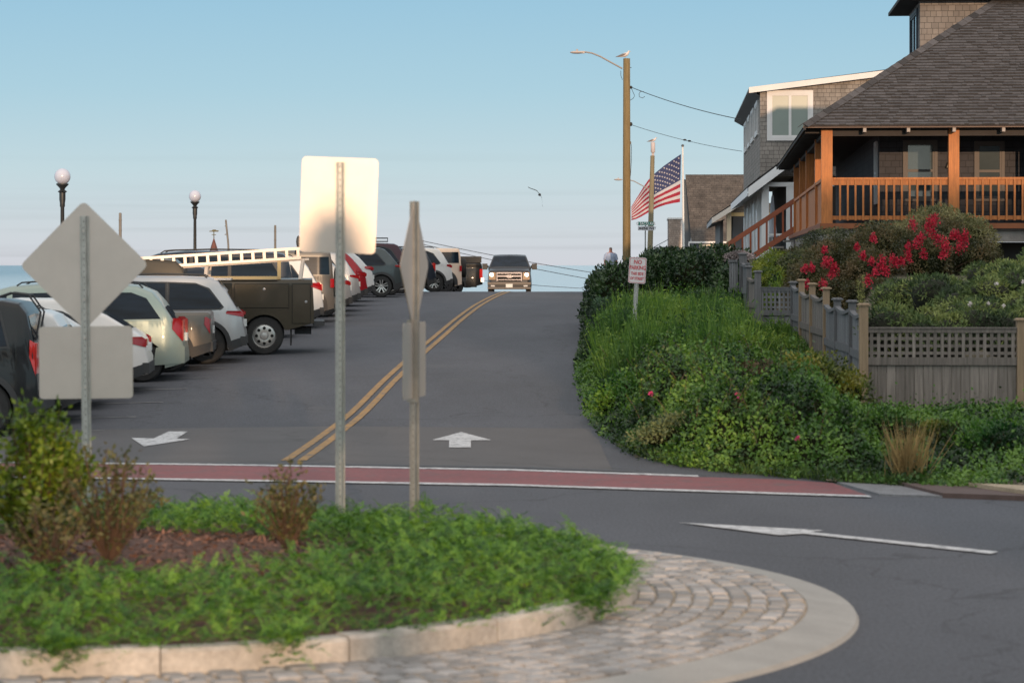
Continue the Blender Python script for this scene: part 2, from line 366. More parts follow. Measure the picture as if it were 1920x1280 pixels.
# arrows given by outline points on the flat road
def gp(px, py):
    z = 0
    for _ in range(12):
        d = (CAMZ-z)*F/(py-HZ); x = (px-960)/F*d; z = H(x, d)
    return (x, d)
def flat_poly(name, pts, m, h=.012):
    V = [(x, y, H(x, y)+h) for x, y in pts]; o = link_mesh(name, V, [tuple(range(len(V)))], m); o['kind'] = 'structure'; return o
flat_poly('road_arrow', [gp(*p) for p in [(842, 840), (842, 826.5), (810, 826), (865, 811), (921, 826), (883, 826.5), (883, 840)]][::-1], white)
flat_poly('road_arrow', [gp(*p) for p in [(316, 810), (352, 810), (331, 823.5), (357, 824.5), (270, 838), (246, 822), (288, 823)]], white)
flat_poly('road_arrow', [gp(*p) for p in [(1272, 981), (1545, 996), (1520, 999), (1872, 1036), (1858, 1040), (1505, 1002), (1462, 1005)]][::-1], white)
for i in range(31):
    y0 = 38.1+i*2.55
    if y0 > 104: break
    x1 = cl(y0)-3.4
    drape('parking_line', [((x1, y0-.04), (x1, y0+.04)), ((x1-4.6, y0-.04), (x1-4.6, y0+.04))], faded, .010)
# asphalt seam strips
darka = mat('sealed_seam', (.05, .05, .055), .7, var=.2, vs=3)
drape('road', [((x, 30.9-.20*x if x < 0 else 30.9-.45*x), (x, 31.12-.20*x if x < 0 else 31.12-.45*x)) for x in (-14, -8, -4, 0, 1.4)], darka, .006)
# sidewalk, kerb and tactile panel at the right
def edgept(y, off=0): return (edge(y)+off, y)
tan = mat('sandy_kerb', (.34, .27, .19), .9, var=.2, vs=5, bump=.4, bs=30, var2=.2, v2s=40)
brown = mat('tactile_panel', (.095, .062, .055), .85, var=.15, vs=8)
mb = MB()
A = [(3.75, 27.2), (4.35, 26.95), (5.25, 26.55), (7.0, 25.7), (9.5, 24.3)]; B = [(3.5, 28.7), (4.1, 28.3), (4.75, 27.75), (6.9, 26.4), (9.8, 24.9)]
for i, m_ in ((0, 0), (1, 1), (2, 2), (3, 2)):
    mb.cm = m_; p = [A[i], A[i+1], B[i+1], B[i]]
    mb.prism([(x, y, H(x, y)-.1) for x, y in p], (0, 0, .1+(.02 if i == 0 else .05 if i == 1 else .09)))
o = mb.build('sidewalk', [mat('ramp_concrete', (.17, .17, .18), .85, var=.2, vs=4, var2=.2, v2s=30), brown, tan]); o['kind'] = 'structure'

# ------------------------------------------------------------------ roundabout island
IC = Vector((-3.02, 18.3, 0)); RO, RC1, RK = 5.37, 5.02, 3.88
mb = MB()
mb.lathe([(RC1-.05, -.05), (RC1, .075), (RO-.03, .03), (RO, -.02)], IC, 160, cap=False)
o = mb.build('apron_edge', [concrete], smooth=True, sharp=30); tag(o, 'pale concrete edging ring round the cobbled roundabout apron', 'kerb')
stone = mat('cobble_stone', (.285, .27, .262), .85, var=.2, vs=9, bump=.5, bs=30, tint=.30, hue=.012)
mortar = mat('mortar', (.33, .26, .19), .95, var=.2, vs=5, bump=.4, bs=30)
ap = thing('cobbled_apron', 'ring of grey and buff cobblestones round the planted roundabout island', 'paving', IC)
mb = MB(); mb.lathe([(RK-.1, .115), (RC1+.01, .075-.006)], (0, 0, 0), 160, cap=False); mb.build('mortar_bed', [mortar], ap)
rnd = random.Random(5); mb = MB()
nr = 9; dr = (RC1-.01-RK)/nr
for i in range(nr):
    r0 = RK+.005+i*dr; r1 = r0+dr-.016; k = int(2*math.pi*r0/.145); a = rnd.random()
    cuts = [rnd.uniform(.75, 1.25) for _ in range(k)]; tot = sum(cuts)
    for c_ in cuts:
        da = 2*math.pi*c_/tot; a0 = a+.0025; a1 = a+da-.0035; a += da
        zt = .118-(r0-RK)*.038+rnd.uniform(.0, .016); zb = zt-.05; e = .012; am = e/r0
        jr = rnd.uniform(-.006, .006)
        V = [(r*math.cos(t), r*math.sin(t), z) for r, t, z in ((r0+jr, a0, zb), (r1+jr, a0, zb), (r1+jr, a1, zb), (r0+jr, a1, zb), (r0+jr, a0, zt-e), (r1+jr, a0, zt-e), (r1+jr, a1, zt-e), (r0+jr, a1, zt-e), (r0+jr+e, a0+am, zt), (r1+jr-e, a0+am, zt), (r1+jr-e, a1-am, zt), (r0+jr+e, a1-am, zt))]
        mb.ct = rnd.random()
        mb.add(V, [(0, 1, 5, 4), (1, 2, 6, 5), (2, 3, 7, 6), (3, 0, 4, 7), (4, 5, 9, 8), (5, 6, 10, 9), (6, 7, 11, 10), (7, 4, 8, 11), (8, 9, 10, 11)])
mb.build('cobbles', [stone], ap, tint=True)
kerbm = mat('granite_kerb', (.40, .365, .33), .85, var=.2, vs=4, bump=.4, bs=40, var2=.15, v2s=25, tint=.12)
mb = MB(); k = 22; a = 3.0
for i in range(k):
    da = 2*math.pi/k; a0 = a+.0012; a1 = a+da-.0012; a += da; mb.ct = rnd.random(); zt = .255+rnd.uniform(-.008, .008); q = 8
    for j in range(q):
        t0 = a0+(a1-a0)*j/q; t1 = a0+(a1-a0)*(j+1)/q; r0, r1 = RK-.16, RK+rnd.uniform(-.001, .001)
        V = [(r*math.cos(t), r*math.sin(t), z) for t in (t0, t1) for r, z in ((r0, .05), (r1, .05), (r1, zt-.02), (r1-.02, zt), (r0, zt))]
        mb.add(V, [(1, 6, 7, 2), (2, 7, 8, 3), (3, 8, 9, 4), (4, 9, 5, 0)]+([(0, 1, 2, 3, 4)] if j == 0 else [])+([(9, 8, 7, 6, 5)] if j == q-1 else []))
o = mb.build('island_kerb', [kerbm], tint=True); o.location = IC; tag(o, 'cream granite kerb stones ringing the planted roundabout island', 'kerb')
mulch = mat('mulch', (.095, .046, .032), .95, var=.6, vs=9, bump=1.0, bs=30, var2=.6, v2s=32)
def mound(x, y): r = math.hypot(x-IC.x, y-IC.y); return .215+.16*ss(1-r/RK)
V = []; Fc = []; n = 48
for i in range(9):
    r = (RK-.15)*i/8
    for k in range(n):
        a = 2*math.pi*k/n; x, y = IC.x+r*math.cos(a), IC.y+r*math.sin(a)
        V.append((x, y, mound(x, y)+noise.noise(Vector((x*4, y*4, 0)))*.02))
for i in range(8):
    for k in range(n): Fc.append((i*n+k, (i+1)*n+k, (i+1)*n+(k+1) % n, i*n+(k+1) % n))
o = link_mesh('mulch_bed', V, Fc, mulch, smooth=True); tag(o, None, None, kind='stuff'); o['label'] = 'dark red brown bark mulch in the middle of the island'

rng = np.random.default_rng(7)
def unit(a): return a/np.maximum(1e-6, np.linalg.norm(a, axis=-1, keepdims=True))
def leaf_quads(c, d, nrm, ln, wd, fold=.0):
    """leaves at c pointing along d with face normal nrm; diamond shape"""
    d = unit(d); s = unit(np.cross(d, nrm)); nn = np.cross(s, d)
    ln = ln.reshape(-1, 1); wd = wd.reshape(-1, 1)
    a = c; b = c+d*ln*.45+s*wd*.5+nn*fold*wd; e = c+d*ln; f = c+d*ln*.45-s*wd*.5+nn*fold*wd
    return np.stack([a, b, e, f], 1)
def sprigs(cs, dirs, L, npair, lw, droop=.35):
    """feathery sprigs: arching stem with paired leaflets -> quads"""
    out = []; tt = []
    n = len(cs); up = np.tile([0, 0, 1.0], (n, 1)); base = rng.random(n)
    side = unit(np.cross(dirs, up)+1e-3)
    for i in range(npair):
        t = (i+.6)/npair
        p = cs+dirs*(L*t)[:, None]-up*(droop*L*t*t)[:, None]
        tang = unit(dirs-up*(2*droop*t)+0)
        for sgn in (-1, 1):
            d = unit(tang*.75+side*sgn*.8+rng.normal(0, .18, (n, 3))+up*.12)
            nrm = unit(np.cross(tang, side)+rng.normal(0, .4, (n, 3)))
            l = L*lw*(1.15-t*.75)
            out.append(leaf_quads(p, d, nrm, l, l*.24)); tt.append(np.clip(base+rng.normal(0, .12, n)+.15*t, 0, 1))
    # terminal leaflet
    p = cs+dirs*L[:, None]-up*(droop*L)[:, None]; out.append(leaf_quads(p, unit(dirs-up*.5), np.cross(dirs, side), L*lw*.6, L*lw*.25)); tt.append(base)
    return np.concatenate(out), np.concatenate(tt)
cover_m = mat('ground_cover_leaf', (.075, .195, .018), .6, tint=.75, hue=.03, transl=.25)
pts = []
while len(pts) < 14500:
    r = RK*math.sqrt(rng.random())*1.0; a = rng.random()*2*math.pi; x, y = IC.x+r*math.cos(a), IC.y+r*math.sin(a)
    e = ((x+3.75)/2.85)**2+((y-18.45)/1.95)**2+.35*noise.noise(Vector((x*1.2, y*1.2, 3)))
    if e < 1: continue
    # two bare spots by the kerb as in the bed
    if math.hypot(x+.95, (y-14.95)*1.4) < .33: continue
    pts.append((x, y, mound(x, y)+.01+(.17+.16*noise.noise(Vector((x*2.2, y*2.2, 8))))*rng.random()**.8*(1 if r < RK-.2 else .4)))
for a0, wdt, nn in ((-2.02, .07, 260), (-1.42, .022, 130), (-1.70, .03, 130), (-1.10, .022, 90), (-.42, .07, 160), (-2.25, .05, 120)):
    for _ in range(nn):
        a = a0+rng.normal(0, wdt); q = rng.random(); pts.append((IC.x+(RK-.06+.11*q)*math.cos(a), IC.y+(RK-.06+.11*q)*math.sin(a), .30-.19*q*rng.random()))
cs = np.array(pts); n = len(cs)
out = cs[:, :2]-np.array([IC.x, IC.y]); out = out/np.linalg.norm(out, axis=1, keepdims=True)
ang = rng.random(n)*2*math.pi
dirs = np.c_[np.cos(ang)+.35*out[:, 0], np.sin(ang)+.35*out[:, 1], .35+.9*rng.random(n)]; dirs = unit(dirs)
A, tt = sprigs(cs, dirs, .10+.15*rng.random(n)**1.3, 11, .20)
o = quads_mesh('ground_cover', A, cover_m, tint=tt); tag(o, 'low bright green feathery ground cover over the island kerb', None, kind='stuff')

def stem_shrub(name, c, h, spread, nst, leaf, nleaf, m, ms, label, cat, group=None, lo=.25, fill=1.0):
    root = thing(name, label, cat, c, group=group); rr = random.Random(int(c[0]*91+c[1]*7)); mb = MB(); L = []; D = []
    for i in range(nst):
        a = rr.random()*6.28; s = spread*(rr.random()**.6); hh = h*(1-.45*(s/spread)**2)*rr.uniform(.75, 1.08)
        pts = [Vector((math.cos(a)*s*t*.95+rr.uniform(-.015, .015), math.sin(a)*s*t*.95+rr.uniform(-.015, .015), hh*t**.9)) for t in (0, .3, .6, .85, 1)]
        pts[0] *= .3; mb.tube(pts, [.009, .007, .005, .004, .002], 4)
        for _ in range(nleaf):
            t = lo+(1-lo)*rr.random()**.8; k = min(3, int(t*4)); f = t*4-k; p = pts[k].lerp(pts[k+1], f)
            dd = Vector((rr.gauss(0, 1), rr.gauss(0, 1), rr.gauss(.7, .6))).normalized()
            L.append(p+dd*.02*rr.random()*fill+Vector((rr.gauss(0, 1), rr.gauss(0, 1), rr.gauss(0, 1)))*.03*fill); D.append(dd)
    mb.build('stems', [ms], root)
    cs = np.array([tuple(p) for p in L]); D = np.array([tuple(p) for p in D]); n = len(cs)
    ln = leaf*(.7+.6*rng.random(n)); A = leaf_quads(cs, D, unit(rng.normal(0, 1, (n, 3))), ln, ln*.5)
    quads_mesh('foliage', A, m, root, tint=rng.random(n)); return root
twig = mat('twig', (.085, .05, .032), .9, var=.3, vs=9)
box_leaf = mat('boxwood_leaf', (.125, .195, .016), .4, tint=.55, hue=.03, transl=.35)
brown_leaf = mat('withered_leaf', (.095, .098, .03), .6, tint=.6, hue=.06, transl=.25)
stem_shrub('boxwood_shrub', (-3.2, 17.9, .36), 1.08, .42, 60, .055, 70, box_leaf, twig, 'dense yellow green shrub at the left of the island bed', 'shrub', lo=.22)
stem_shrub('boxwood_shrub', (-3.75, 17.5, .36), .95, .42, 50, .055, 70, box_leaf, twig, 'yellow green shrub cut off by the left edge of the photo', 'shrub', lo=.22)
stem_shrub('withered_shrub', (-2.68, 17.7, .35), .8, .42, 42, .045, 28, brown_leaf, twig, 'thin browning shrub just right of the dense green shrub', 'shrub', lo=.15)
stem_shrub('withered_shrub', (-2.95, 17.0, .35), .52, .36, 30, .045, 22, brown_leaf, twig, 'low twiggy brown shrub in front of the dense green shrub', 'shrub', lo=.15)
stem_shrub('withered_shrub', (-1.58, 18.7, .34), .62, .30, 34, .045, 26, brown_leaf, twig, 'thin reddish brown shrub alone on the mulch beside the tall sign post', 'shrub', lo=.12)

# ------------------------------------------------------------------ sign posts on the island
alu = mat('sign_back_aluminium', (.52, .46, .42), .42, .55, var=.06, vs=3, bump=.05, bs=8)
galv = mat('galvanised_steel', (.42, .42, .40), .55, .6, var=.15, vs=14, var2=.12, v2s=60)
galvd = mat('dull_galvanised_steel', (.20, .21, .21), .6, .5, var=.15, vs=14)
darkhole = mat('punched_hole', (.10, .10, .10), .9)
yel = mat('warning_yellow_sheeting', (.6, .42, .03), .5)
whs = mat('white_sheeting', (.7, .7, .7), .5)
def rrect(w_, h_, r, n=4):
    pts = []
    for cx, cy, a0 in ((w_/2-r, h_/2-r, 0), (-w_/2+r, h_/2-r, 90), (-w_/2+r, -h_/2+r, 180), (w_/2-r, -h_/2+r, 270)):
        for i in range(n+1): a = R(a0+90*i/n); pts.append((cx+r*math.cos(a), cy+r*math.sin(a)))
    return pts
def plate(name, w_, h_, rot, x, z, parent, y=0, r=.04, front=None, yaw=0):
    """thin sheet whose bare back faces -y"""
    pts = rrect(w_, h_, r); q = R(rot); mb = MB()
    P3 = [Vector((a*math.cos(q)-b_*math.sin(q), 0, a*math.sin(q)+b_*math.cos(q))) for a, b_ in pts]
    mb.prism(P3, (0, .003, 0)); mb.cm = 1
    mb.add([p+Vector((0, .0045, 0)) for p in P3], [tuple(reversed(range(len(P3))))])
    o = mb.build(name, [alu, front or whs], parent); o.location = (x, y, z); o.rotation_euler = (0, 0, yaw); return o
def u_post(h, lean=0, m=None, zlo=-.3):
    mb = MB(); w2, dpt = .038, .035
    prof = [(-w2, 0), (-w2+.014, 0), (-.014, -dpt), (.014, -dpt), (w2-.014, 0), (w2, 0), (w2, .004), (w2-.016, .004), (.012, -dpt+.005), (-.012, -dpt+.005), (-w2+.016, .004), (-w2, .004)]
    mb.prism([(a, b_, zlo) for a, b_ in prof][::-1], (0, 0, h-zlo)); mb.cm = 1
    z = .1
    while z < h-.03: mb.box(-.004, .004, -dpt-.0015, -dpt+.001, z-.005, z+.005); z += .0508
    return mb
def gz(p): return mound(p.x, p.y)
# diamond with plaque at the left
p = P(164, 497, 21.8); z0 = gz(p); r = thing('warning_sign', 'back of a diamond warning sign with a square plaque below, at left of the island', 'road sign', (p.x, p.y, z0))
u_post(2.35+.40-z0).build('post', [galv, darkhole], r); r.rotation_euler = (0, R(-.6), 0)
def bolts(p_, zs):
    for z in zs: mb = MB(); mb.lathe([(.009, -.048), (.009, -.040)], (0, 0, z), 8, 'y'); mb.build('bolt', [alu], p_)
plate('diamond_plate', .745, .745, 45, -.005, 2.35-z0, r, y=.006, front=yel, r=.045)
plate('plaque', .765, .59, 0, 0, 1.555-z0, r, y=.006, front=yel, r=.03)
bolts(r, (2.35+.28-z0, 2.35-.28-z0, 1.555+.2-z0, 1.555-.2-z0))
# tall rectangle
p = P(638, 497, 21.0); z0 = gz(p); r = thing('regulatory_sign', 'back of a tall rectangular sign lit gold on a single steel post', 'road sign', (p.x, p.y, z0))
u_post(2.35+.81-z0).build('post', [galv, darkhole], r)
plate('sign_plate', .60, .75, -2.0, -.012, 2.82-z0, r, y=.006, r=.035)
bolts(r, (2.82+.28-z0, 2.82-.28-z0))
# edge-on diamond
p = P(777, 497, 20.5); z0 = gz(p); r = thing('warning_sign', 'edge-on diamond warning sign with a plaque, right of the tall rectangular sign', 'road sign', (p.x, p.y, z0), R(-14))
u_post(2.35+.49-z0).build('post', [galvd, darkhole], r)
mb = MB(); mb.box(-.045, .045, -.052, -.04, 1.30-z0, 1.93-z0); mb.build('stiffener', [galvd], r)
plate('diamond_plate', .735, .735, 45, 0, 2.345-z0, r, y=.006, front=yel, yaw=R(80+14), r=.045)
plate('plaque', .76, .58, 0, 0, 1.62-z0, r, y=.006, front=yel, yaw=R(79+14), r=.03)

# ------------------------------------------------------------------ leaf masses
def bush_leaves(lobes, n, leaf, rl=.85, flat=.5, seed=1, cl_scale=1.6, ratio=.55, shell=(.78, 1.06)):
    g_ = np.random.default_rng(seed); A = []; T = []
    vol = np.array([r[0]*r[1]+r[0]*r[2]+r[1]*r[2] for c, r in lobes]); cnt = (n*vol/vol.sum()).astype(int)
    for (c, r), k in zip(lobes, cnt):
        d = unit(g_.normal(0, 1, (k, 3))); d[:, 2] = np.where(d[:, 2] < -.35, -d[:, 2], d[:, 2])
        ns = np.array([noise.noise(Vector(tuple(q*2.3+np.array(c)))) for q in d])
        rad = g_.uniform(shell[0], shell[1], k)+.22*ns
        p = np.array(c)+d*np.array(r)*rad[:, None]
        dr_ = unit(d*.6+g_.normal(0, .6, (k, 3))+np.array([0, 0, .25])); nn = unit(d+g_.normal(0, .7, (k, 3)))
        l = leaf*g_.uniform(.6, 1.35, k)
        A.append(leaf_quads(p, dr_, nn, l, l*ratio))
        T.append(np.clip(.5+1.15*np.array([noise.noise(Vector(tuple(q*cl_scale*1.5))) for q in p])+g_.normal(0, .11, k), 0, 1))
    return np.concatenate(A), np.concatenate(T)
def bush(name, label, cat, lobes, n, leaf, m, ms=None, group=None, seed=1, core=.72, stems=True, **kw):
    b0 = lobes[0][0]; root = thing(name, label, cat, (b0[0], b0[1], H(b0[0], b0[1])), group=group)
    off = np.array([b0[0], b0[1], H(b0[0], b0[1])])
    lb = [((c[0]-off[0], c[1]-off[1], c[2]-off[2]), r) for c, r in lobes]
    A, T = bush_leaves(lb, n, leaf, seed=seed, **kw)
    quads_mesh('foliage', A, m, root, tint=T)
    mb = MB(); rr = random.Random(seed)
    for c, r in lb:
        for _ in range(7):
            d = Vector((rr.gauss(0, 1), rr.gauss(0, 1), abs(rr.gauss(.6, .7)))).normalized(); e = Vector(c)+Vector((d.x*r[0], d.y*r[1], d.z*r[2]))*.92
            s_ = Vector((c[0]*.4+rr.uniform(-.1, .1), c[1]*.6, -.05)); mid = s_.lerp(e, .5)+Vector((rr.uniform(-.1, .1), rr.uniform(-.1, .1), .05))
            mb.tube([s_, mid, e], [.022, .013, .005], 4)
    mb.build('branches', [ms or twig], root)
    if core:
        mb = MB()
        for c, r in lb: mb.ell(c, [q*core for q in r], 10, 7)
        mb.build('shaded_twig_core', [core_m], root, smooth=True)
    return root
core_m = mat('shaded_twig_core', (.014, .016, .008), 1.0, var=.5, vs=6, bump=1, bs=9, spec=.0)  # near-black core: twigs plus the shade between leaves in one colour
rose_m = mat('rose_leaf', (.056, .135, .017), .5, tint=.8, hue=.025, transl=.25)
dark_m = mat('hedge_leaf', (.022, .052, .014), .45, tint=.65, hue=.03, transl=.15)
bright_m = mat('yellow_green_leaf', (.14, .19, .02), .5, tint=.5, hue=.03, transl=.35)
weed_m = mat('weed_leaf', (.085, .175, .022), .6, tint=.75, hue=.04, transl=.35)
myrt_m = mat('myrtle_leaf', (.085, .075, .025), .5, tint=.65, hue=.05, transl=.25)
olive_m = mat('silvery_leaf', (.17, .165, .065), .5, tint=.5, hue=.02, transl=.25)
jun_m = mat('juniper_needles', (.10, .145, .040), .7, tint=.75, hue=.045, transl=.1)
pink_m = mat('crimson_blossom', (.52, .02, .055), .6, tint=.6, transl=.3)
rosep_m = mat('pink_rose_petal', (.75, .08, .25), .6, transl=.3)
white_m = mat('white_rose_petal', (.75, .68, .66), .6, transl=.3)

# rose thicket covering the bank: one mass
def bank_h(x, y):
    e = edge(y); s_ = x-e
    front = ss((y-27.2)/2.2) if y < 31 else 1
    if y < 36: fr = (y-(28.0 if x > 3 else 28)); front = ss(fr/4.0)
    k = ss((s_+.15)/.9)*front
    h = .62+.34*noise.noise(Vector((x*1.0, y*.5, 1)))+.42*noise.noise(Vector((x*2.5, y*1.5, 5)))+.20*noise.noise(Vector((x*6, y*4, 2)))
    f = fenx(max(y, 36)) if y > 36 else 5.0
    h *= 1-.55*ss((x-f+1.5)/1.1)
    if x > 3.9 and y < 36: h *= 1-.45*ss((x-3.9)/.8)
    return max(.02, h*k)
cs = []; T = []; NR = []
gr = np.random.default_rng(3)
def in_bank(x, y):
    if y < 27.5 or y > 60: return False
    if x < edge(y)-.12 or x > (fenx(y)-.1 if y > 35.8 else 12): return False
    if 27 < y < 35.8 and x > 5.2 and y < lerp_line([(3.5, 29), (7, 27.2), (10, 25.8)], x)+.2: return False
    return x < 9.5
weedzone = lambda x, y: 41.0+1.5*noise.noise(Vector((x*1.5, 0, 0))) < y < 55 and x > edge(y)+.25
while len(cs) < 88000:
    y = 27.3+33*gr.random()**1.25; x = gr.uniform(1, 9.5)
    if not in_bank(x, y): continue
    if weedzone(x, y) and gr.random() < .75: continue
    h = bank_h(x, y); e = .15
    nx_ = -(bank_h(x+e, y)-h)/e; ny_ = -(bank_h(x, y+e)-h)/e
    q = gr.random(); z = H(x, y)+h*(1-.32*q*q)+abs(gr.normal(0, .05))*(1 if gr.random() < .8 else 2.2)
    cs.append((x+gr.normal(0, .03), y+gr.normal(0, .03), z)); NR.append((nx_, ny_-.25, 1))
    T.append(.5+1.1*noise.noise(Vector((x*1.1, y*.7, 4)))+1.1*noise.noise(Vector((x*4, y*3, 9)))+gr.normal(0, .10))
k_ = 0
while k_ < 36000:      # steep faces toward the road need their own leaves
    y = gr.uniform(27.5, 37) if gr.random() < .75 else gr.uniform(37, 60); x = gr.uniform(1, 9.5)
    if not in_bank(x, y): continue
    h = bank_h(x, y); e = .15; sx_ = (bank_h(x+e, y)-h)/e; sy_ = (bank_h(x, y+e)-h)/e; g2 = math.hypot(sx_, sy_)
    if gr.random() > g2*.7 or h < .08: continue
    k_ += 1; q = gr.random()*.10; cs.append((x-sx_/g2*q*.3, y-sy_/g2*q, H(x, y)+h*gr.uniform(.72, 1.0)+.02)); NR.append((-sx_, -sy_-.3, .6))
    T.append(.5+1.1*noise.noise(Vector((x*1.1, y*.7, 4)))+1.1*noise.noise(Vector((x*4, y*3, 9)))+gr.normal(0, .10))
cs = np.array(cs); NR = unit(np.array(NR)); n = len(cs)
ln = .055*gr.uniform(.55, 1.3, n)*np.where(cs[:, 1] > 45, 1.25, 1)
A = leaf_quads(cs, unit(gr.normal(0, 1, (n, 3))+NR*.4), unit(NR+gr.normal(0, .55, (n, 3))), ln, ln*.62)
o = quads_mesh('rose_thicket', A, rose_m, tint=np.clip(T, 0, 1)); tag(o, 'tangled green rose thicket covering the roadside bank below the fence', None, kind='stuff')
# dark under-layer of the thicket, shade between leaves put into its colour
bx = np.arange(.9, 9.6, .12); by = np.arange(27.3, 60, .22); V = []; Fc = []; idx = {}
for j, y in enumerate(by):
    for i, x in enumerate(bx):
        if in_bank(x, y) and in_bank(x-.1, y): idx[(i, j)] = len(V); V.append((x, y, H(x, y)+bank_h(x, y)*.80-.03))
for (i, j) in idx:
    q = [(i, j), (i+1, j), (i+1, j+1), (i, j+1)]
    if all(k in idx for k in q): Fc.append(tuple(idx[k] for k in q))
o = link_mesh('thicket_understorey', V, Fc, core_m, smooth=True); tag(o, 'dark underlayer of the roadside thicket, twigs and leaf shade in one colour', None, kind='stuff')
# tall weeds and grass on the upper bank
cs = []; D = []; TT = []
while len(cs) < 30000:
    y = gr.uniform(40, 55); x = gr.uniform(1.2, fenx(y))
    if not weedzone(x, y): continue
    if noise.noise(Vector((x*2.2, y*1.3, 21))) < -.12+.3*gr.random()-.2: continue
    cs.append((x, y, H(x, y)+bank_h(x, y)*.45)); TT.append(.5+.8*noise.noise(Vector((x*1.2, y*.6, 11)))+gr.normal(0, .15))
cs = np.array(cs); n = len(cs); D = unit(np.c_[gr.normal(0, .22, n), gr.normal(0, .22, n), np.ones(n)])
hgt = gr.uniform(.3, .75, n)*(1+.7*np.array([noise.noise(Vector((a_*2.5, b_*1.6, 31))) for a_, b_ in cs[:, :2]]))*np.where(gr.random(n) < .06, 1.35, 1)*np.where(cs[:, 0] > np.array([fenx(y_)-1.1 for y_ in cs[:, 1]]), .55, 1)
A = leaf_quads(cs, D, unit(np.c_[gr.normal(0, 1, n), gr.normal(0, 1, n), np.zeros(n)]), hgt, .018+.016*gr.random(n))
# side leaves on the weeds
m2 = 42000; k = gr.integers(0, n, m2); t_ = gr.uniform(.35, 1, m2); c2 = cs[k]+D[k]*(hgt[k]*t_)[:, None]
A2 = leaf_quads(c2, unit(np.c_[gr.normal(0, 1, m2), gr.normal(0, 1, m2), gr.uniform(.2, 1.4, m2)]), unit(gr.normal(0, 1, (m2, 3))), gr.uniform(.05, .11, m2), gr.uniform(.016, .034, m2))
TT = np.array(TT)
o = quads_mesh('tall_weeds', np.concatenate([A, A2]), weed_m, tint=np.clip(np.concatenate([TT, TT[k]+.08]), 0, 1)); tag(o, 'tall bright green weeds on the bank behind the parking sign', None, kind='stuff')
# low grass and dead grass at the roadside
dry = mat('dry_grass', (.32, .22, .09), .8, tint=.4, transl=.2)
grass_m = mat('grass_blade', (.06, .12, .02), .6, tint=.5, hue=.03, transl=.25)
cs = []
while len(cs) < 9000:
    y = gr.uniform(28.2, 34.5); x = gr.uniform(1.3, 6)
    s_ = x-edge(y)
    if -.05 < s_ < .75 and gr.random() < 1.1-s_: cs.append((x, y, H(x, y)-.01))
cs = np.array(cs); n = len(cs)
A = leaf_quads(cs, unit(np.c_[gr.normal(0, .5, n), gr.normal(0, .5, n), np.ones(n)]), unit(gr.normal(0, 1, (n, 3))), gr.uniform(.06, .2, n), np.full(n, .012))
o = quads_mesh('grass', A, grass_m, tint=gr.random(n)); tag(o, 'short grass along the road edge below the thicket', None, kind='stuff')
c0 = gp(1705, 905); n = 260
cs = np.c_[c0[0]+gr.normal(0, .07, n), c0[1]+.15+gr.normal(0, .07, n), np.full(n, H(*c0))]
A = leaf_quads(cs, unit(np.c_[gr.normal(0, .28, n), gr.normal(-.1, .25, n), np.ones(n)]), unit(gr.normal(0, 1, (n, 3))), gr.uniform(.35, .8, n), np.full(n, .010))
o = quads_mesh('dry_grass_clump', A, dry, tint=gr.random(n)); tag(o, 'straw coloured clump of dry grass in front of the lattice fence', 'grass clump')
# loose leaf litter verge
n = 2600; x = gr.uniform(3.4, 9.5, n); yb = np.interp(x, [3.5, 4.75, 6.9, 9.8], [28.75, 27.8, 26.5, 25.0])+np.abs(gr.normal(0, .28, n))
A = leaf_quads(np.c_[x, yb, [H(a, b_)+.03 for a, b_ in zip(x, yb)]], unit(gr.normal(0, 1, (n, 3))*[1, 1, .2]), unit(np.array([0, 0, 1])+gr.normal(0, .4, (n, 3))), gr.uniform(.02, .06, n), gr.uniform(.02, .04, n))
o = quads_mesh('leaf_litter', A, mat('litter', (.25, .2, .15), .9, tint=.6), tint=gr.random(n)); tag(o, 'pale leaf litter along the back of the kerb', None, kind='stuff')
# rose flowers on the thicket
def blossom(c, r, m, label, name='rose_flower', group=None, k=14):
    cs = np.zeros((k, 3)); d = unit(rng.normal(0, 1, (k, 3))+[0, -.5, .5]); A = leaf_quads(cs, d, unit(rng.normal(0, 1, (k, 3))), np.full(k, r), np.full(k, r*.9))
    o = quads_mesh(name, A, m, tint=rng.random(k)); o.location = c; tag(o, label, 'flower', group); return o
for px, py, lab in ((1220, 742, 'small pink rose in the thicket, leftmost of the four pink ones'), (1381, 745, 'small pink rose in the middle of the thicket'), (1494, 826, 'pink rose low on the thicket near the tall fence post'), (1418, 596, 'tiny pink rose high on the bank below the dark fence')):
    d = 29.5
    while d < 60:
        q = P(px, py, d)
        if in_bank(q.x, d) and q.z < H(q.x, d)+bank_h(q.x, d): break
        d += .05
    blossom((q.x, d-.1, q.z+.03), .045, rosep_m, lab)

# hedge of dark shrubs beyond the weeds, along the road
HB = [((2.55, 60, 1.55), (.85, 1.6, .85)), ((3.4, 61.5, 1.75), (.9, 2.2, .9)), ((2.75, 63.5, 1.45), (.9, 2.0, .85)), ((2.1, 62, 1.1), (.5, 1.8, .6)), ((2.3, 66, 1.55), (.5, 2, .65))]
bush('hedge_shrub', 'dark green hedge shrub at the road edge behind the parking sign', 'hedge', HB, 22000, .085, dark_m, seed=11)
HB = [((4.1, 60.5, 1.75), (.9, 2.0, .92)), ((4.9, 62, 1.8), (.8, 2, .95)), ((3.9, 65, 1.85), (1.0, 2, .88)), ((4.9, 58.5, 1.55), (.7, 1.2, .75))]
bush('hedge_shrub', 'dark green hedge mass between the parking sign and the grey fence', 'hedge', HB, 21000, .085, dark_m, seed=12)
HB = [((3.1, 56.6, 1.1), (.75, 1.1, .62)), ((4.1, 56.2, 1.15), (.75, 1.1, .66)), ((2.3, 57.4, .95), (.45, 1.1, .48)), ((4.75, 55.6, 1.2), (.5, 1, .6))]
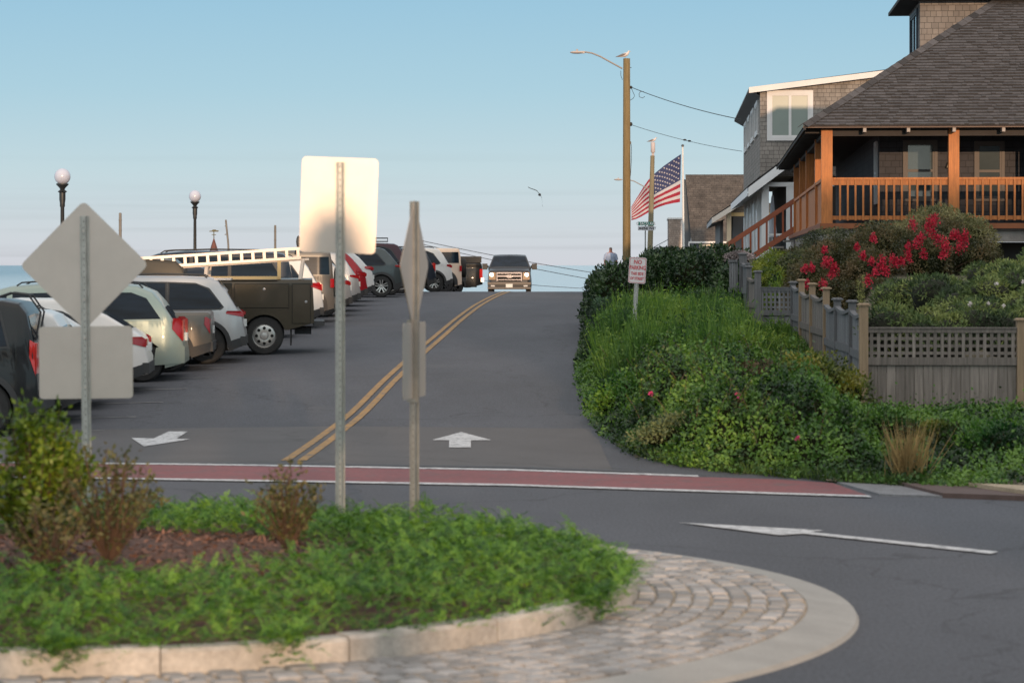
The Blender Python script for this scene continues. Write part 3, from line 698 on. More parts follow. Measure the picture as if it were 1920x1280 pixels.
bush('mid_green_shrub', 'lower mid green shrub in front of the dark hedge', 'shrub', HB, 16000, .07, mat('mid_leaf', (.034, .078, .018), .5, tint=.7, hue=.04, transl=.2), seed=13)
HB = [((1.72, 52.6, .55), (.4, 1.6, .42)), ((1.6, 50.2, .48), (.4, 1.5, .40)), ((1.75, 55.2, .7), (.35, 1.4, .4))]
bush('dark_roadside_shrub', 'small dark shrub spilling over the road edge left of the parking sign', 'shrub', HB, 8000, .06, dark_m, seed=14)
HB = [((2.0, 57.5, 1.15), (.35, .8, .45))]
bush('bluish_shrub', 'small blue green shrub at the road edge under the hedge', 'shrub', HB, 3500, .06, mat('bluish_leaf', (.04, .075, .04), .6, tint=.5, transl=.2), seed=15)
# yellow green shrub behind the fence bend
HB = [((5.75, 58, 2.0), (.65, 1.2, .62)), ((6.6, 59, 2.0), (.7, 1.1, .62)), ((5.5, 56.5, 1.7), (.5, .9, .6))]
bush('yellow_green_shrub', 'bright yellow green shrub behind the far fence below the stairs', 'shrub', HB, 15000, .05, bright_m, seed=16)
HB = [((5.9, 54.6, 1.35), (.55, .9, .62)), ((6.5, 54.8, 1.45), (.5, .8, .6))]
bush('dark_shrub', 'dark round shrub just behind the small lattice panel', 'shrub', HB, 8000, .06, dark_m, seed=17)
# hydrangea heads by the far post
hyd = mat('faded_hydrangea', (.27, .22, .22), .8, tint=.5)
HB = [((5.15, 60.5, 2.45), (.35, .5, .2)), ((4.75, 62, 2.5), (.35, .4, .16))]
bush('hydrangea', 'faded mauve hydrangea heads above the farthest fence post', 'shrub', HB, 3200, .05, hyd, seed=18)

# crape myrtles with crimson panicles
def myrtle(lobes, heads, label, seed):
    r_ = bush('crape_myrtle', label, 'shrub', lobes, 15000, .055, myrt_m, seed=seed, core=.66, ratio=.45)
    g_ = np.random.default_rng(seed)
    for (px, py, d, s_) in heads:
        c = P(px, py, d-.9)-r_.location; n = 130
        q = unit(g_.normal(0, 1, (n, 3)))*g_.uniform(.3, 1.15, (n, 1))*np.array([s_*.8, s_*.7, s_*1.2]); q[:, :2] *= (1-.35*np.clip(q[:, 2:3]/s_, -1, 1))
        A = leaf_quads(np.array(c)+q, unit(g_.normal(0, 1, (n, 3))), unit(g_.normal(0, 1, (n, 3))), np.full(n, .036), np.full(n, .032))
        quads_mesh('flower_head', A, pink_m, r_, tint=g_.random(n))
    return r_
myrtle([((6.0, 53.3, 1.85), (.55, .8, .6)), ((6.5, 54.4, 2.2), (.6, .8, .65)), ((6.3, 52.6, 1.5), (.6, .7, .55))],
       [(1557, 495, 52, .13), (1565, 505, 52, .11), (1548, 492, 52, .10), (1546, 468, 53, .07), (1510, 503, 52, .08), (1522, 502, 52, .08), (1560, 512, 52, .09), (1512, 531, 51, .08), (1543, 533, 51, .1)],
       'crape myrtle with a few crimson heads, left of the three myrtles', 21)
myrtle([((7.1, 53, 2.0), (.6, .8, .65)), ((7.5, 54.5, 2.5), (.65, .8, .65)), ((6.9, 52, 1.55), (.6, .7, .55))],
       [(1618, 480, 51, .08), (1634, 490, 51, .07), (1655, 490, 51, .13), (1652, 502, 51, .12), (1674, 487, 51, .12), (1661, 508, 51, .10), (1640, 510, 50, .08), (1703, 481, 51, .10), (1638, 446, 52, .09), (1680, 492, 51, .08), (1627, 527, 50, .10), (1690, 490, 51, .07), (1607, 463, 52, .06)],
       'crape myrtle with crimson heads in the middle below the porch railing', 22)
myrtle([((8.2, 53, 2.4), (.6, .8, .65)), ((8.7, 54.3, 2.75), (.6, .8, .55)), ((9.2, 53.2, 2.3), (.6, .7, .55))],
       [(1745, 418, 51, .14), (1752, 412, 51, .12), (1740, 426, 51, .12), (1748, 436, 51, .10), (1712, 420, 52, .11), (1770, 455, 51, .14), (1774, 465, 51, .13), (1768, 476, 51, .10), (1795, 440, 51, .09), (1810, 443, 51, .11), (1800, 461, 51, .14), (1758, 447, 51, .09), (1728, 445, 51, .09), (1720, 455, 51, .1), (1732, 476, 51, .09), (1703, 463, 51, .10), (1787, 441, 51, .09), (1805, 452, 51, .12)],
       'crape myrtle most heavily hung with crimson heads, rightmost of the three', 23)
HB = [((9.0, 56.3, 2.95), (.75, .8, .62)), ((9.6, 56.3, 2.75), (.65, .8, .6)), ((8.4, 56, 2.75), (.6, .7, .5))]
bush('silvery_shrub', 'rounded olive green shrub against the porch railing', 'shrub', HB, 16000, .055, olive_m, seed=24, core=.7, ratio=.4)
HB = [((6.9, 57.4, 2.62), (.75, .7, .50)), ((7.9, 57.4, 2.82), (.65, .6, .45)), ((6.2, 56.8, 2.2), (.6, .6, .45)), ((7.3, 57.2, 2.2), (.9, .6, .5))]
bush('fine_leaved_shrub', 'fine leaved dull green shrub under the porch corner post', 'shrub', HB, 13000, .045, mat('dull_leaf', (.075, .085, .035), .6, tint=.6, hue=.04, transl=.2), seed=25, core=.6)

HB = [((7.0, 61.5, 2.55), (.45, .8, .35)), ((6.45, 60.5, 2.35), (.5, .8, .35))]
bush('stair_shrub', 'small reddish brown shrub at the foot of the orange stair rail', 'shrub', HB, 6000, .045, myrt_m, seed=26, core=.6)
# spreading juniper behind the lattice fence
def juniper():
    c0 = (7.2, 42, 1.4); root = thing('spreading_juniper', 'broad mounded juniper spilling behind the lattice fence', 'shrub', (c0[0], c0[1], H(7.2, 42)))
    g_ = np.random.default_rng(31); off = np.array(root.location)
    lobes = []
    for i in range(85):
        u, v = g_.random(), g_.random(); x = 5.2+u*5.2; y = 37.6+v*8
        x = max(x, 5.25+(y-37.6)*.17)
        top = 1.30+(x-5.2)*.19+.50*v**.8-.25*(1-min(1, u*4))
        lobes.append(((x, y, top+g_.normal(0, .11)-.2), (g_.uniform(.22, .44), g_.uniform(.3, .5), g_.uniform(.16, .30))))
    lobes += [((x, 37.2+g_.uniform(0, .5), 1.15+g_.uniform(0, .3)), (.4, .35, .35)) for x in np.arange(5.3, 10, .4)]
    lb = [(tuple(np.array(c)-off), r) for c, r in lobes]
    A, T = bush_leaves(lb, 72000, .075, seed=31, cl_scale=1.4, ratio=.28, shell=(.86, 1.1))
    quads_mesh('foliage', A, jun_m, root, tint=T)
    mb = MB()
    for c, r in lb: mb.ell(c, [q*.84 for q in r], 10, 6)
    mb.build('shaded_twig_core', [mat('juniper_inner', (.018, .020, .011), 1, var=.5, vs=5, bump=1, bs=8)], root, smooth=True)  # dark gaps between sprigs are put into this core colour
juniper()
HB = [((8.55, 38.4, 1.65), (.55, .4, .5)), ((9.1, 38.1, 1.5), (.5, .35, .45)), ((7.8, 37.6, 1.25), (.35, .3, .3))]
rb = bush('white_rose_bush', 'rose bush with a few white flowers behind the lattice fence', 'shrub', HB, 9000, .05, weed_m, seed=33, core=.6)
for px, py in ((1868, 532), (1882, 573), (1832, 597), (1820, 568), (1818, 572), (1918, 528), (1854, 568)):
    p_ = P(px, py, 37.3)-rb.location; k = 14; d_ = unit(rng.normal(0, 1, (k, 3)))
    quads_mesh('rose_flower', leaf_quads(np.tile(np.array(p_), (k, 1)), d_, unit(rng.normal(0, 1, (k, 3))), np.full(k, .035), np.full(k, .03)), white_m, rb)
# plume weeds beside the corner post
n = 500; c_ = np.array(P(1617, 545, 36.8)); k = gr.integers(0, 3, n); t_ = gr.random(n)
tips = np.array([[-.06, 0, .12], [.0, 0, .2], [.03, .05, .08]]); base = c_-[.03, 0, .55]
pp = base+(c_+tips[k]-base)*t_[:, None]+gr.normal(0, .012, (n, 3))
o = quads_mesh('plume_weed', leaf_quads(pp, unit(gr.normal(0, 1, (n, 3))+[0, 0, 1]), unit(gr.normal(0, 1, (n, 3))), np.full(n, .04), np.full(n, .014)), mat('plume', (.25, .25, .08), .7, tint=.4, transl=.3), tint=gr.random(n)); tag(o, 'feathery pale weed beside the tall corner fence post', 'weed')

# distinct bushes standing out of the thicket
def on_bank(px, py, d): q = P(px, py, d); return q
for i_, (px, py, d, rr_, m_, lf, lab) in enumerate((
    (1530, 770, 34.0, (.50, .6, .38), mat('yellowing_leaf', (.115, .135, .014), .5, tint=.75, hue=.05, transl=.3), .055, 'yellowing bush just left of the tall corner fence post'),
    (1640, 850, 31.0, (.42, .4, .26), rose_m, .05, 'round green bush below the corner fence post'),
    (1425, 790, 34.5, (.38, .5, .26), mat('brownish_leaf', (.075, .06, .022), .6, tint=.8, hue=.06, transl=.2), .045, 'brownish dying patch of bush in the middle of the bank'),
    (1760, 850, 31.0, (.30, .4, .24), mat('yellowing_leaf', (.115, .135, .014), .5, tint=.7), .05, 'yellow tinged bush right of the dry grass clump'),
    (1860, 845, 30.6, (.45, .4, .28), mat('fresh_leaf', (.04, .125, .014), .5, tint=.8, hue=.04, transl=.3), .05, 'fresh green bush at the foot of the lattice fence, far right'),
    (1290, 850, 32.4, (.45, .4, .18), mat('pale_herb_leaf', (.085, .115, .045), .6, tint=.6, hue=.03, transl=.3), .045, 'pale low herb near the road edge at the front of the bank'),
    (1160, 650, 50.5, (.35, .8, .30), mat('fresh_leaf', (.04, .125, .014), .5), .06, 'bright shrub on the road edge below the parking sign'),
    (1190, 760, 38.5, (.45, .8, .32), mat('fresh_leaf', (.04, .125, .014), .5), .06, 'fresh green bush bulging over the road edge'),
    (1330, 700, 39.0, (.5, .7, .30), rose_m, .055, 'rounded rose bush in the middle of the bank'),
    (1545, 690, 37.5, (.35, .7, .30), dark_m, .05, 'dark green bush against the side fence'))):
    q = P(px, py, d); zz0 = H(q.x, d)+max(.05, bank_h(q.x, d)*.75)
    bush('bank_bush', lab, 'bush', [((q.x, d, zz0), rr_), ((q.x+rr_[0]*.7, d+.15, zz0-.08), tuple(v*.75 for v in rr_)), ((q.x-rr_[0]*.7, d+.1, zz0-.10), tuple(v*.7 for v in rr_))], 4200, lf, m_, seed=70+i_, core=.7, shell=(.7, 1.3))
# arching canes sticking out of the thicket
mb = MB(); L_ = []; D_ = []
while len(L_) < 5200:
    y = gr.uniform(28.5, 45); x = gr.uniform(1.4, 9)
    if not in_bank(x, y) or bank_h(x, y) < .3: continue
    b0 = Vector((x, y, H(x, y)+bank_h(x, y)*.8)); a_ = gr.uniform(0, 6.28); l_ = gr.uniform(.15, .42); e_ = b0+Vector((math.cos(a_)*l_*.6, math.sin(a_)*l_*.6, l_)); mb.tube([b0, b0.lerp(e_, .5)+Vector((0, 0, .04)), e_], [.005, .004, .002], 3, cap=False)
    for _ in range(13): t = gr.uniform(.2, 1); p_ = b0.lerp(e_, t)+Vector(tuple(gr.normal(0, .012, 3))); L_.append(tuple(p_)); D_.append(tuple(gr.normal(0, 1, 3)))
n = len(L_); A = leaf_quads(np.array(L_), unit(np.array(D_)), unit(gr.normal(0, 1, (n, 3))), gr.uniform(.04, .075, n), gr.uniform(.022, .04, n))
o = quads_mesh('rose_shoots', A, mat('young_shoot_leaf', (.075, .15, .02), .5, tint=.7, hue=.05, transl=.35), tint=gr.random(n)); tag(o, 'pale young shoots rising out of the rose thicket', None, kind='stuff')
o = mb.build('rose_canes', [twig]); tag(o, 'thin brown canes of the rose thicket', None, kind='stuff')

n = 5200; r_ = 3.0*np.sqrt(rng.random(n)); a_ = rng.random(n)*2*math.pi; x_ = -3.7+r_*np.cos(a_); y_ = 18.7+.7*r_*np.sin(a_); ok = np.hypot(x_-IC.x, y_-IC.y) < RK-.25; x_, y_ = x_[ok], y_[ok]; n = len(x_)
A = leaf_quads(np.c_[x_, y_, [mound(p, q)+.025 for p, q in zip(x_, y_)]], unit(rng.normal(0, 1, (n, 3))*[1, 1, .35]), unit(np.array([0, 0, 1])+rng.normal(0, .5, (n, 3))), rng.uniform(.03, .09, n), rng.uniform(.012, .03, n))
o = quads_mesh('bark_chips', A, mat('bark_chip', (.12, .062, .045), .9, tint=.8), tint=rng.random(n)); tag(o, 'loose reddish bark chips scattered over the island mulch', None, kind='stuff')
# ------------------------------------------------------------------ wooden fences
wood = mat('weathered_wood', (.185, .160, .145), .9, var=.28, vs=2.2, bump=.35, bs=25, tint=.22, stretch=(14, 14, .8), var2=.2, v2s=2)
woodg = mat('grey_silvered_wood', (.155, .155, .165), .9, var=.25, vs=2.2, bump=.35, bs=25, tint=.22, stretch=(14, 14, .8))
woodp = mat('tan_fence_post', (.30, .215, .14), .85, var=.22, vs=2.0, bump=.3, bs=25, tint=.12, stretch=(14, 14, .8))
rf = random.Random(4)
FR = thing('plank_fence', 'weathered plank and lattice fence climbing the bank beside the house', 'fence', (4.75, 36, .2))
def place(o, loc, rz=0):
    o.parent = FR; o.matrix_parent_inverse = Matrix.Translation(-Vector(FR.location)); o.location = loc; o.rotation_euler = (0, 0, rz); return o
def fence_post(x, y, zt, zb, m, lab, s_=.11, rz=0, capw=.16):
    mb = MB(); mb.box(-s_/2, s_/2, -s_/2, s_/2, 0, zt-zb+.2-.035); r_ = place(mb.build('post', [m]), (x, y, zb-.2), rz)
    mb = MB(); h = zt-zb+.2
    mb.add([(-capw/2, -capw/2, h-.035), (capw/2, -capw/2, h-.035), (capw/2, capw/2, h-.035), (-capw/2, capw/2, h-.035), (-capw/2, -capw/2, h-.015), (capw/2, -capw/2, h-.015), (capw/2, capw/2, h-.015), (-capw/2, capw/2, h-.015),
            (-.05, -.05, h), (.05, -.05, h), (.05, .05, h), (-.05, .05, h)],
           [(3, 2, 1, 0), (0, 1, 5, 4), (1, 2, 6, 5), (2, 3, 7, 6), (3, 0, 4, 7), (4, 5, 9, 8), (5, 6, 10, 9), (6, 7, 11, 10), (7, 4, 8, 11), (8, 9, 10, 11)])
    mb.build('post_cap', [m], r_); return r_
def fence_panel(a, b, zt, h, lat, m, lab, sag=.0, rail_out=-1, bottom=None):
    """a,b: ends in plan; panel local x along it; -y faces outward"""
    a = Vector((a[0], a[1])); b = Vector((b[0], b[1])); L = (b-a).length; ang = math.atan2(b.y-a.y, b.x-a.x)
    top = lambda x: h-.0-sag*math.sin(math.pi*x/L)
    nb = max(4, int(round(L/.128))); bw = L/nb; bt = h-lat-.02
    mb = MB()
    for i in range(nb):
        mb.ct = rf.random(); x0 = i*bw+.003; x1 = (i+1)*bw-.003; yy_ = rf.uniform(0, .006)
        mb.box(x0, x1, -.012+yy_, .010+yy_, 0, (bt if lat else top((x0+x1)/2)-.03)+rf.uniform(-.004, .004))
    r_ = place(mb.build('panel', [m], tint=True), (a.x, a.y, zt-h), ang)
    mb = MB()
    if lat:
        mb.box(0, L, -.045, .02, h-.075, h-.02); mb.box(0, L, -.06, .035, h-.02, h)          # top rail and cap
        mb.box(0, L, -.045, -.013, bt-.03, bt+.075)
        mb.build('rail', [m], r_)
        mb = MB(); k = max(3, int(round(L/.0935))); p_ = L/k
        for i in range(k): mb.ct = rf.random(); x0 = (i+.5)*p_-.021; mb.box(x0, x0+.042, -.03, -.018, bt+.075, h-.075)
        z = bt+.11
        while z < h-.09: mb.ct = rf.random(); mb.box(0, L, -.017, -.006, z, z+.04); z += .098
        mb.build('lattice', [m], r_, tint=True)
    else:
        n_ = 8
        for i in range(n_):
            x0, x1 = L*i/n_, L*(i+1)/n_; t0, t1 = top(x0), top(x1)
            mb.add([(x0, -.045, t0-.05), (x1, -.045, t1-.05), (x1, .03, t1-.05), (x0, .03, t0-.05), (x0, -.045, t0), (x1, -.045, t1), (x1, .03, t1), (x0, .03, t0)], [(3, 2, 1, 0), (4, 5, 6, 7), (0, 1, 5, 4), (2, 3, 7, 6), (0, 4, 7, 3), (1, 2, 6, 5)])
        mb.box(0, L, -.042, -.014, h*.60, h*.60+.11); mb.box(0, L, -.042, -.014, .15, .26)
        mb.build('rail', [m], r_)
    return r_
# front fence with the lattice top
pc = P(1619, 497, 36.0); pr = P(1914, 497, 35.9)
zf = lambda py, d: CAMZ-(py-HZ)/F*d
fence_post(pc.x, 36.0, zf(568, 36), .0, woodp, 'tan corner post, tallest, left end of the lattice fence', .115)
fence_post(pr.x, 35.9, zf(596, 35.9), -.05, woodp, 'tan post at the right edge of the photo', .115)
fence_panel((pc.x+.06, 36.0), (pr.x-.06, 35.9), zf(613, 36), 1.62, .46, wood, 'wide plank panel with lattice top, nearest of the fence')
fence_panel((pr.x+.06, 35.9), (pr.x+2.1, 35.8), zf(610, 36), 1.62, .46, wood, 'fence panel with lattice top, cut off by the right edge')
# side run: posts by pixel column and height, each at its own distance
run = [(1598, 562, 38.2, woodg), (1570, 558, 40.4, woodg), (1549, 538, 42.8, woodp), (1523, 530, 45.3, woodp), (1503, 523, 48.0, woodp), (1487, 527, 50.6, woodg)]
prev = (pc.x, 36.0); names = ['second', 'third', 'fourth', 'fifth', 'sixth', 'seventh']
tops = [zf(583, 37), zf(575, 39.2), zf(572, 41.5), zf(553, 44), zf(548, 46.5), zf(536, 49.3)]
for i, (px, py, d, m_) in enumerate(run):
    q = P(px, py, d)
    fence_post(q.x, d, q.z, H(q.x, d), m_, '%s post of the side fence counting away from the tall corner post' % names[i], .105, R(-2.5), .17)
    fence_panel((q.x, q.y), prev, tops[i]+.0, 1.62, 0, woodg if i not in (3, 4) else wood, 'side fence panel just before the %s post from the tall corner post' % names[i], sag=.06)
    prev = (q.x, q.y)
qa = P(1421, 507, 52); qb = P(1485, 540, 51.6)
fence_post(qa.x, 52, qa.z, H(qa.x, 52), woodg, 'grey post left of the small dark lattice panel', .12, 0, .17)
fence_panel((qa.x+.06, 52), (qb.x-.02, 51.6), zf(538, 52), 1.3, .5, woodg, 'small dark grey lattice panel turning across the slope')
p1 = P(1404, 498, 53.6); p2 = P(1384, 472, 55.4)
fence_post(p1.x, 53.6, p1.z, H(p1.x, 53.6), woodg, 'weathered post just beyond the small lattice panel', .11, 0, .17)
fence_panel((p1.x, 53.6), (qa.x, 52.0), zf(520, 53), 1.5, 0, wood, 'narrow side panel next to the small lattice panel', sag=.05)
fence_post(p2.x+.1, 55.4, zf(474, 55.4), H(p2.x, 55.4), woodg, 'farthest grey fence post beneath the hydrangea', .15, 0, .20)
fence_panel((p2.x+.1, 55.4), (p1.x, 53.6), zf(492, 54.5), 1.6, 0, woodg, 'farthest side fence panel below the hydrangea', sag=.05)
fence_panel((P(1368, 0, 55.4).x, 55.5), (P(1384, 0, 55.4).x, 55.4), zf(487, 55.4), 1.7, 0, woodg, 'sliver of plank fence left of the farthest post')

# ------------------------------------------------------------------ parking sign
q = P(1184, 612, 47); zb = H(q.x, 47)
r_ = thing('parking_sign', 'small white and red NO PARKING sign on a slightly leaning post above the weeds', 'road sign', (q.x, 47, zb), 0)
r_.rotation_euler = (0, R(3.4), R(0))
hh = 2.35+.07-zb
mb = u_post(hh); mb.build('post', [galv, darkhole], r_)
redi = mat('sign_red_ink', (.50, .035, .05), .5); sgw = mat('sign_white', (.62, .58, .60), .5, var=.05, vs=4)
pts = rrect(.305, .457, .035); mb = MB(); mb.prism([(a, -.042, b_) for a, b_ in pts][::-1], (0, .003, 0)); sp = mb.build('sign_plate', [sgw], r_); sp.location = (0, 0, hh-.16)
mb = MB(); o_, i_ = rrect(.285, .437, .03), rrect(.272, .424, .025); n = len(o_)
mb.add([(a, -.046, b_) for a, b_ in o_]+[(a, -.046, b_) for a, b_ in i_], [(k, (k+1) % n, n+(k+1) % n, n+k) for k in range(n)])
for txt, z, sz, sx_ in (('NO', .145, .105, .85), ('PARKING', .045, .098, .68), ('THIS SIDE', -.06, .072, .72), ('OF STREET', -.145, .072, .70)):
    V, Fc = text_faces(txt, sz, bold=.0022, sx=sx_); mb.add([(v.x, -.046, v.y+z) for v in V], Fc)
mb.build('lettering', [redi], sp)

# ------------------------------------------------------------------ houses
shw = brick_mat('wall_shingles', (.275, .250, .232), (.215, .195, .182), (.09, .08, .075), .19, .135, .006, .9, .6, .22)
shg = brick_mat('grey_wall_shingles', (.185, .175, .175), (.14, .132, .135), (.06, .058, .06), .2, .135, .007, .9, .6, .2)
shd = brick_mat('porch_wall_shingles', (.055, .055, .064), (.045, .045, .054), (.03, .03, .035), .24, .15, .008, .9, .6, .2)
shroof = brick_mat('far_roof_shingles', (.098, .084, .075), (.066, .057, .052), (.042, .036, .034), .30, .14, .012, .95, .6, .35)
gtrim0 = None
shroof2 = brick_mat('brown_gable_shingles', (.26, .21, .17), (.2, .16, .13), (.11, .09, .075), .22, .14, .012, .95, .6, .3)
trim = mat('white_trim_paint', (.62, .61, .62), .55, var=.06, vs=1.5, bump=.08, bs=20)
shade = mat('porch_shade_dark', (.035, .03, .03), .8, var=.2, vs=2)  # near-black stands in for shade under the porch and eaves
orange = mat('orange_stain', (.40, .135, .032), .6, var=.28, vs=2.5, bump=.15, bs=20, stretch=(9, 9, 1), var2=.12, v2s=14)
glassd = mat('window_glass', (.045, .062, .070), .06, spec=.9, var=.2, vs=.7)  # blue-green sky reflection is put into the pane colour
glassb = mat('window_blind', (.21, .25, .23), .35, spec=.6, var=.06, vs=1)
roofm = mat('roof_shingle_tab', (.050, .048, .052), .95, var=.12, vs=2.5, bump=.6, bs=60, tint=.62, var2=.15, v2s=20)
found = mat('rough_foundation', (.22, .20, .19), .95, var=.25, vs=2, bump=.6, bs=14)
def house(name, label, px, d, vpx, z):
    """origin at the near left corner; local x to the right along the front, y away along the side"""
    X = (px-960)/F*d; a = math.atan((vpx-960)/F)
    return thing(name, label, 'house', (X, d, z), -a)
def boxm(parent, name, x0, x1, y0, y1, z0, z1, m, uv=False):
    mb = MB(); mb.box(x0, x1, y0, y1, z0, z1); return mb.build(name, [m], parent, uv=uv)
def window(parent, x0, x1, z0, z1, y, m_glass, m_trim, mull=1, t=.09, horiz=0, axis='x', dep=.05):
    """window in the plane y (axis x) or x (axis y)"""
    mb = MB()
    def bb(a0, a1, b0, b1, o0, o1):
        if axis == 'x': mb.box(a0, a1, y-o1, y-o0, b0, b1)
        else: mb.box(y-o1, y-o0, a0, a1, b0, b1)
    bb(x0, x0+t, z0, z1, 0, dep); bb(x1-t, x1, z0, z1, 0, dep); bb(x0+t, x1-t, z1-t, z1, 0, dep); bb(x0+t, x1-t, z0, z0+t, 0, dep)
    W_ = (x1-x0-2*t)/mull
    for k in range(mull):
        a0 = x0+t+k*W_; a1 = a0+W_; s_ = .045
        bb(a0, a0+s_, z0+t, z1-t, 0, dep-.015); bb(a1-s_, a1, z0+t, z1-t, 0, dep-.015); bb(a0+s_, a1-s_, z1-t-s_, z1-t, 0, dep-.015); bb(a0+s_, a1-s_, z0+t, z0+t+s_, 0, dep-.015)
        if horiz: zc = (z0+z1)/2; bb(a0+s_, a1-s_, zc-.03, zc+.03, 0, dep-.012)
    fr = mb.build('window', [m_trim], parent)
    mb = MB(); bb(x0+t, x1-t, z0+t, z1-t, .001, .012); mb.build('pane', [m_glass], fr); return fr
# --- house with the orange porch
z1 = 3.29
h1 = house('shingled_house', 'brown roofed house with an orange railed porch, nearest at the right', 1540, 60.0, 1330, z1)
gh1 = H(9, 62)-z1
W1, D1 = 13.0, 24.0; ev = 2.12
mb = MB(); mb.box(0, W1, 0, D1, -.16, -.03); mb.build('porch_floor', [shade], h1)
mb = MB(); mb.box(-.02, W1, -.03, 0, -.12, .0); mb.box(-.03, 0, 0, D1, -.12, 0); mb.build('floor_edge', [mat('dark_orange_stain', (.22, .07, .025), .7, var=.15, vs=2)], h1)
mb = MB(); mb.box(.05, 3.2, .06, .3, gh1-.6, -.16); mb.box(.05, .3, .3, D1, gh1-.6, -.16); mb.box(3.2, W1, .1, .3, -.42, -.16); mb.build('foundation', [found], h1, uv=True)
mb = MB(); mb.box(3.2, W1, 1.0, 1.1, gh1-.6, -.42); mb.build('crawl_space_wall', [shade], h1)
def opost(x0, x1, y0, y1):
    mb = MB(); mb.box(x0, x1, y0, y1, 0, ev); mb.build('porch_post', [orange], h1)
for x in (0.0, 2.84, 5.9, 8.9): opost(x, x+.25 if x == 0 else x+.235, 0, .25)
dk_or = orange
for y in (3.6, 9.6, 14.7, 19.6): opost(0, .22, y, y+.22)
# railing front
def railing(x0, x1, y0, horizontal=True):
    mb = MB(); mb.box(x0, x1, y0+.02, y0+.11, .98, 1.03); mb.box(x0, x1, y0+.045, y0+.085, .86, .98); mb.box(x0, x1, y0+.045, y0+.085, .08, .17)
    mb.build('railing', [orange], h1)
    n_ = int(round((x1-x0)/.172)); st = (x1-x0)/n_
    for i in range(n_-1):
        xx = x0+(i+1)*st; mb = MB(); mb.box(xx-.021, xx+.021, y0+.004, y0+.044, .06, .975); mb.build('baluster', [orange], h1)
railing(.25, 2.84, .06); railing(3.075, 5.9, .06)
mb = MB(); mb.box(6.135, 8.9, .08, .17, .98, 1.03); mb.box(6.135, 8.9, .1, .14, .08, .17); mb.build('railing', [orange], h1)
# side half wall of boards and its cap
mb = MB()
for i in range(int(9.6/.16)):
    y = .25+i*.16; mb.box(.06, .10, y+.004, y+.156, .03, .95)
mb.box(.04, .13, .25, 19.5, .0, .06); mb.build('side_boards', [orange], h1)
mb = MB(); mb.box(.01, .15, .25, 19.6, .95, 1.02); mb.box(.06, .10, 9.9, 19.6, .03, .95); mb.build('side_rail', [orange], h1)
# stairs running down toward the road at the far end of the porch
mb = MB(); a = Vector((.05, 19.9, 1.0)); b_ = Vector((-2.6, 20.6, -.75))
mb.bar(a, b_, .07, .14); mb.bar(a+Vector((0, 0, -.85)), b_+Vector((0, 0, -.85)), .06, .16)
for i in range(11): t = (i+.5)/11; c_ = a.lerp(b_, t); mb.box(c_.x-.03, c_.x+.03, c_.y-.03, c_.y+.03, c_.z-.85, c_.z)
mb.build('stair_rail', [mat('red_brown_stain', (.26, .07, .03), .65, var=.15, vs=2)], h1)
mb = MB()
for i in range(9): mb.box(.0-.28*(i+1), .0-.28*i, 20.0, 21.1, -.19*(i+1)-.05, -.19*(i+1))
mb.build('stairs', [found], h1)
# house body set back behind the porch
BX, BY = 1.45, 2.5
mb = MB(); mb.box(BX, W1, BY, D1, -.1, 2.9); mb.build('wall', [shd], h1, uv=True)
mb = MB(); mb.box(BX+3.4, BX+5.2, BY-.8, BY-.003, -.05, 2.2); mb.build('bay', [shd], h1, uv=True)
brt = mat('brown_trim_paint', (.10, .085, .08), .6)
window(h1, BX+.55, BX+1.35, .55, 1.98, BY, glassd, brt, 1, .07, 1)
window(h1, BX+2.2, BX+2.9, .55, 1.95, BY, glassd, brt, 1, .07, 1)
window(h1, BX+3.6, BX+5.0, .50, 1.95, BY-.8, glassd, brt, 1, .08, 0)
window(h1, BY+.5, BY+1.3, .5, 1.98, BX, glassd, trim, 1, .08, 1, axis='y')
mb = MB(); mb.box(BX+1.75, BX+1.82, BY-.06, BY-.003, -.03, 2.1); mb.box(BX+3.32, BX+3.38, BY-.86, BY-.8, -.03, 2.15); mb.build('corner_board', [brt], h1)
# bracket lamp on the wall
mb = MB(); mb.lathe([(.03, .12), (.07, 0), (.075, -.02)], (BX+1.62, BY-.12, 1.35), 10); mb.build('wall_lamp', [mat('lamp_shade_cream', (.5, .4, .28), .5)], h1)
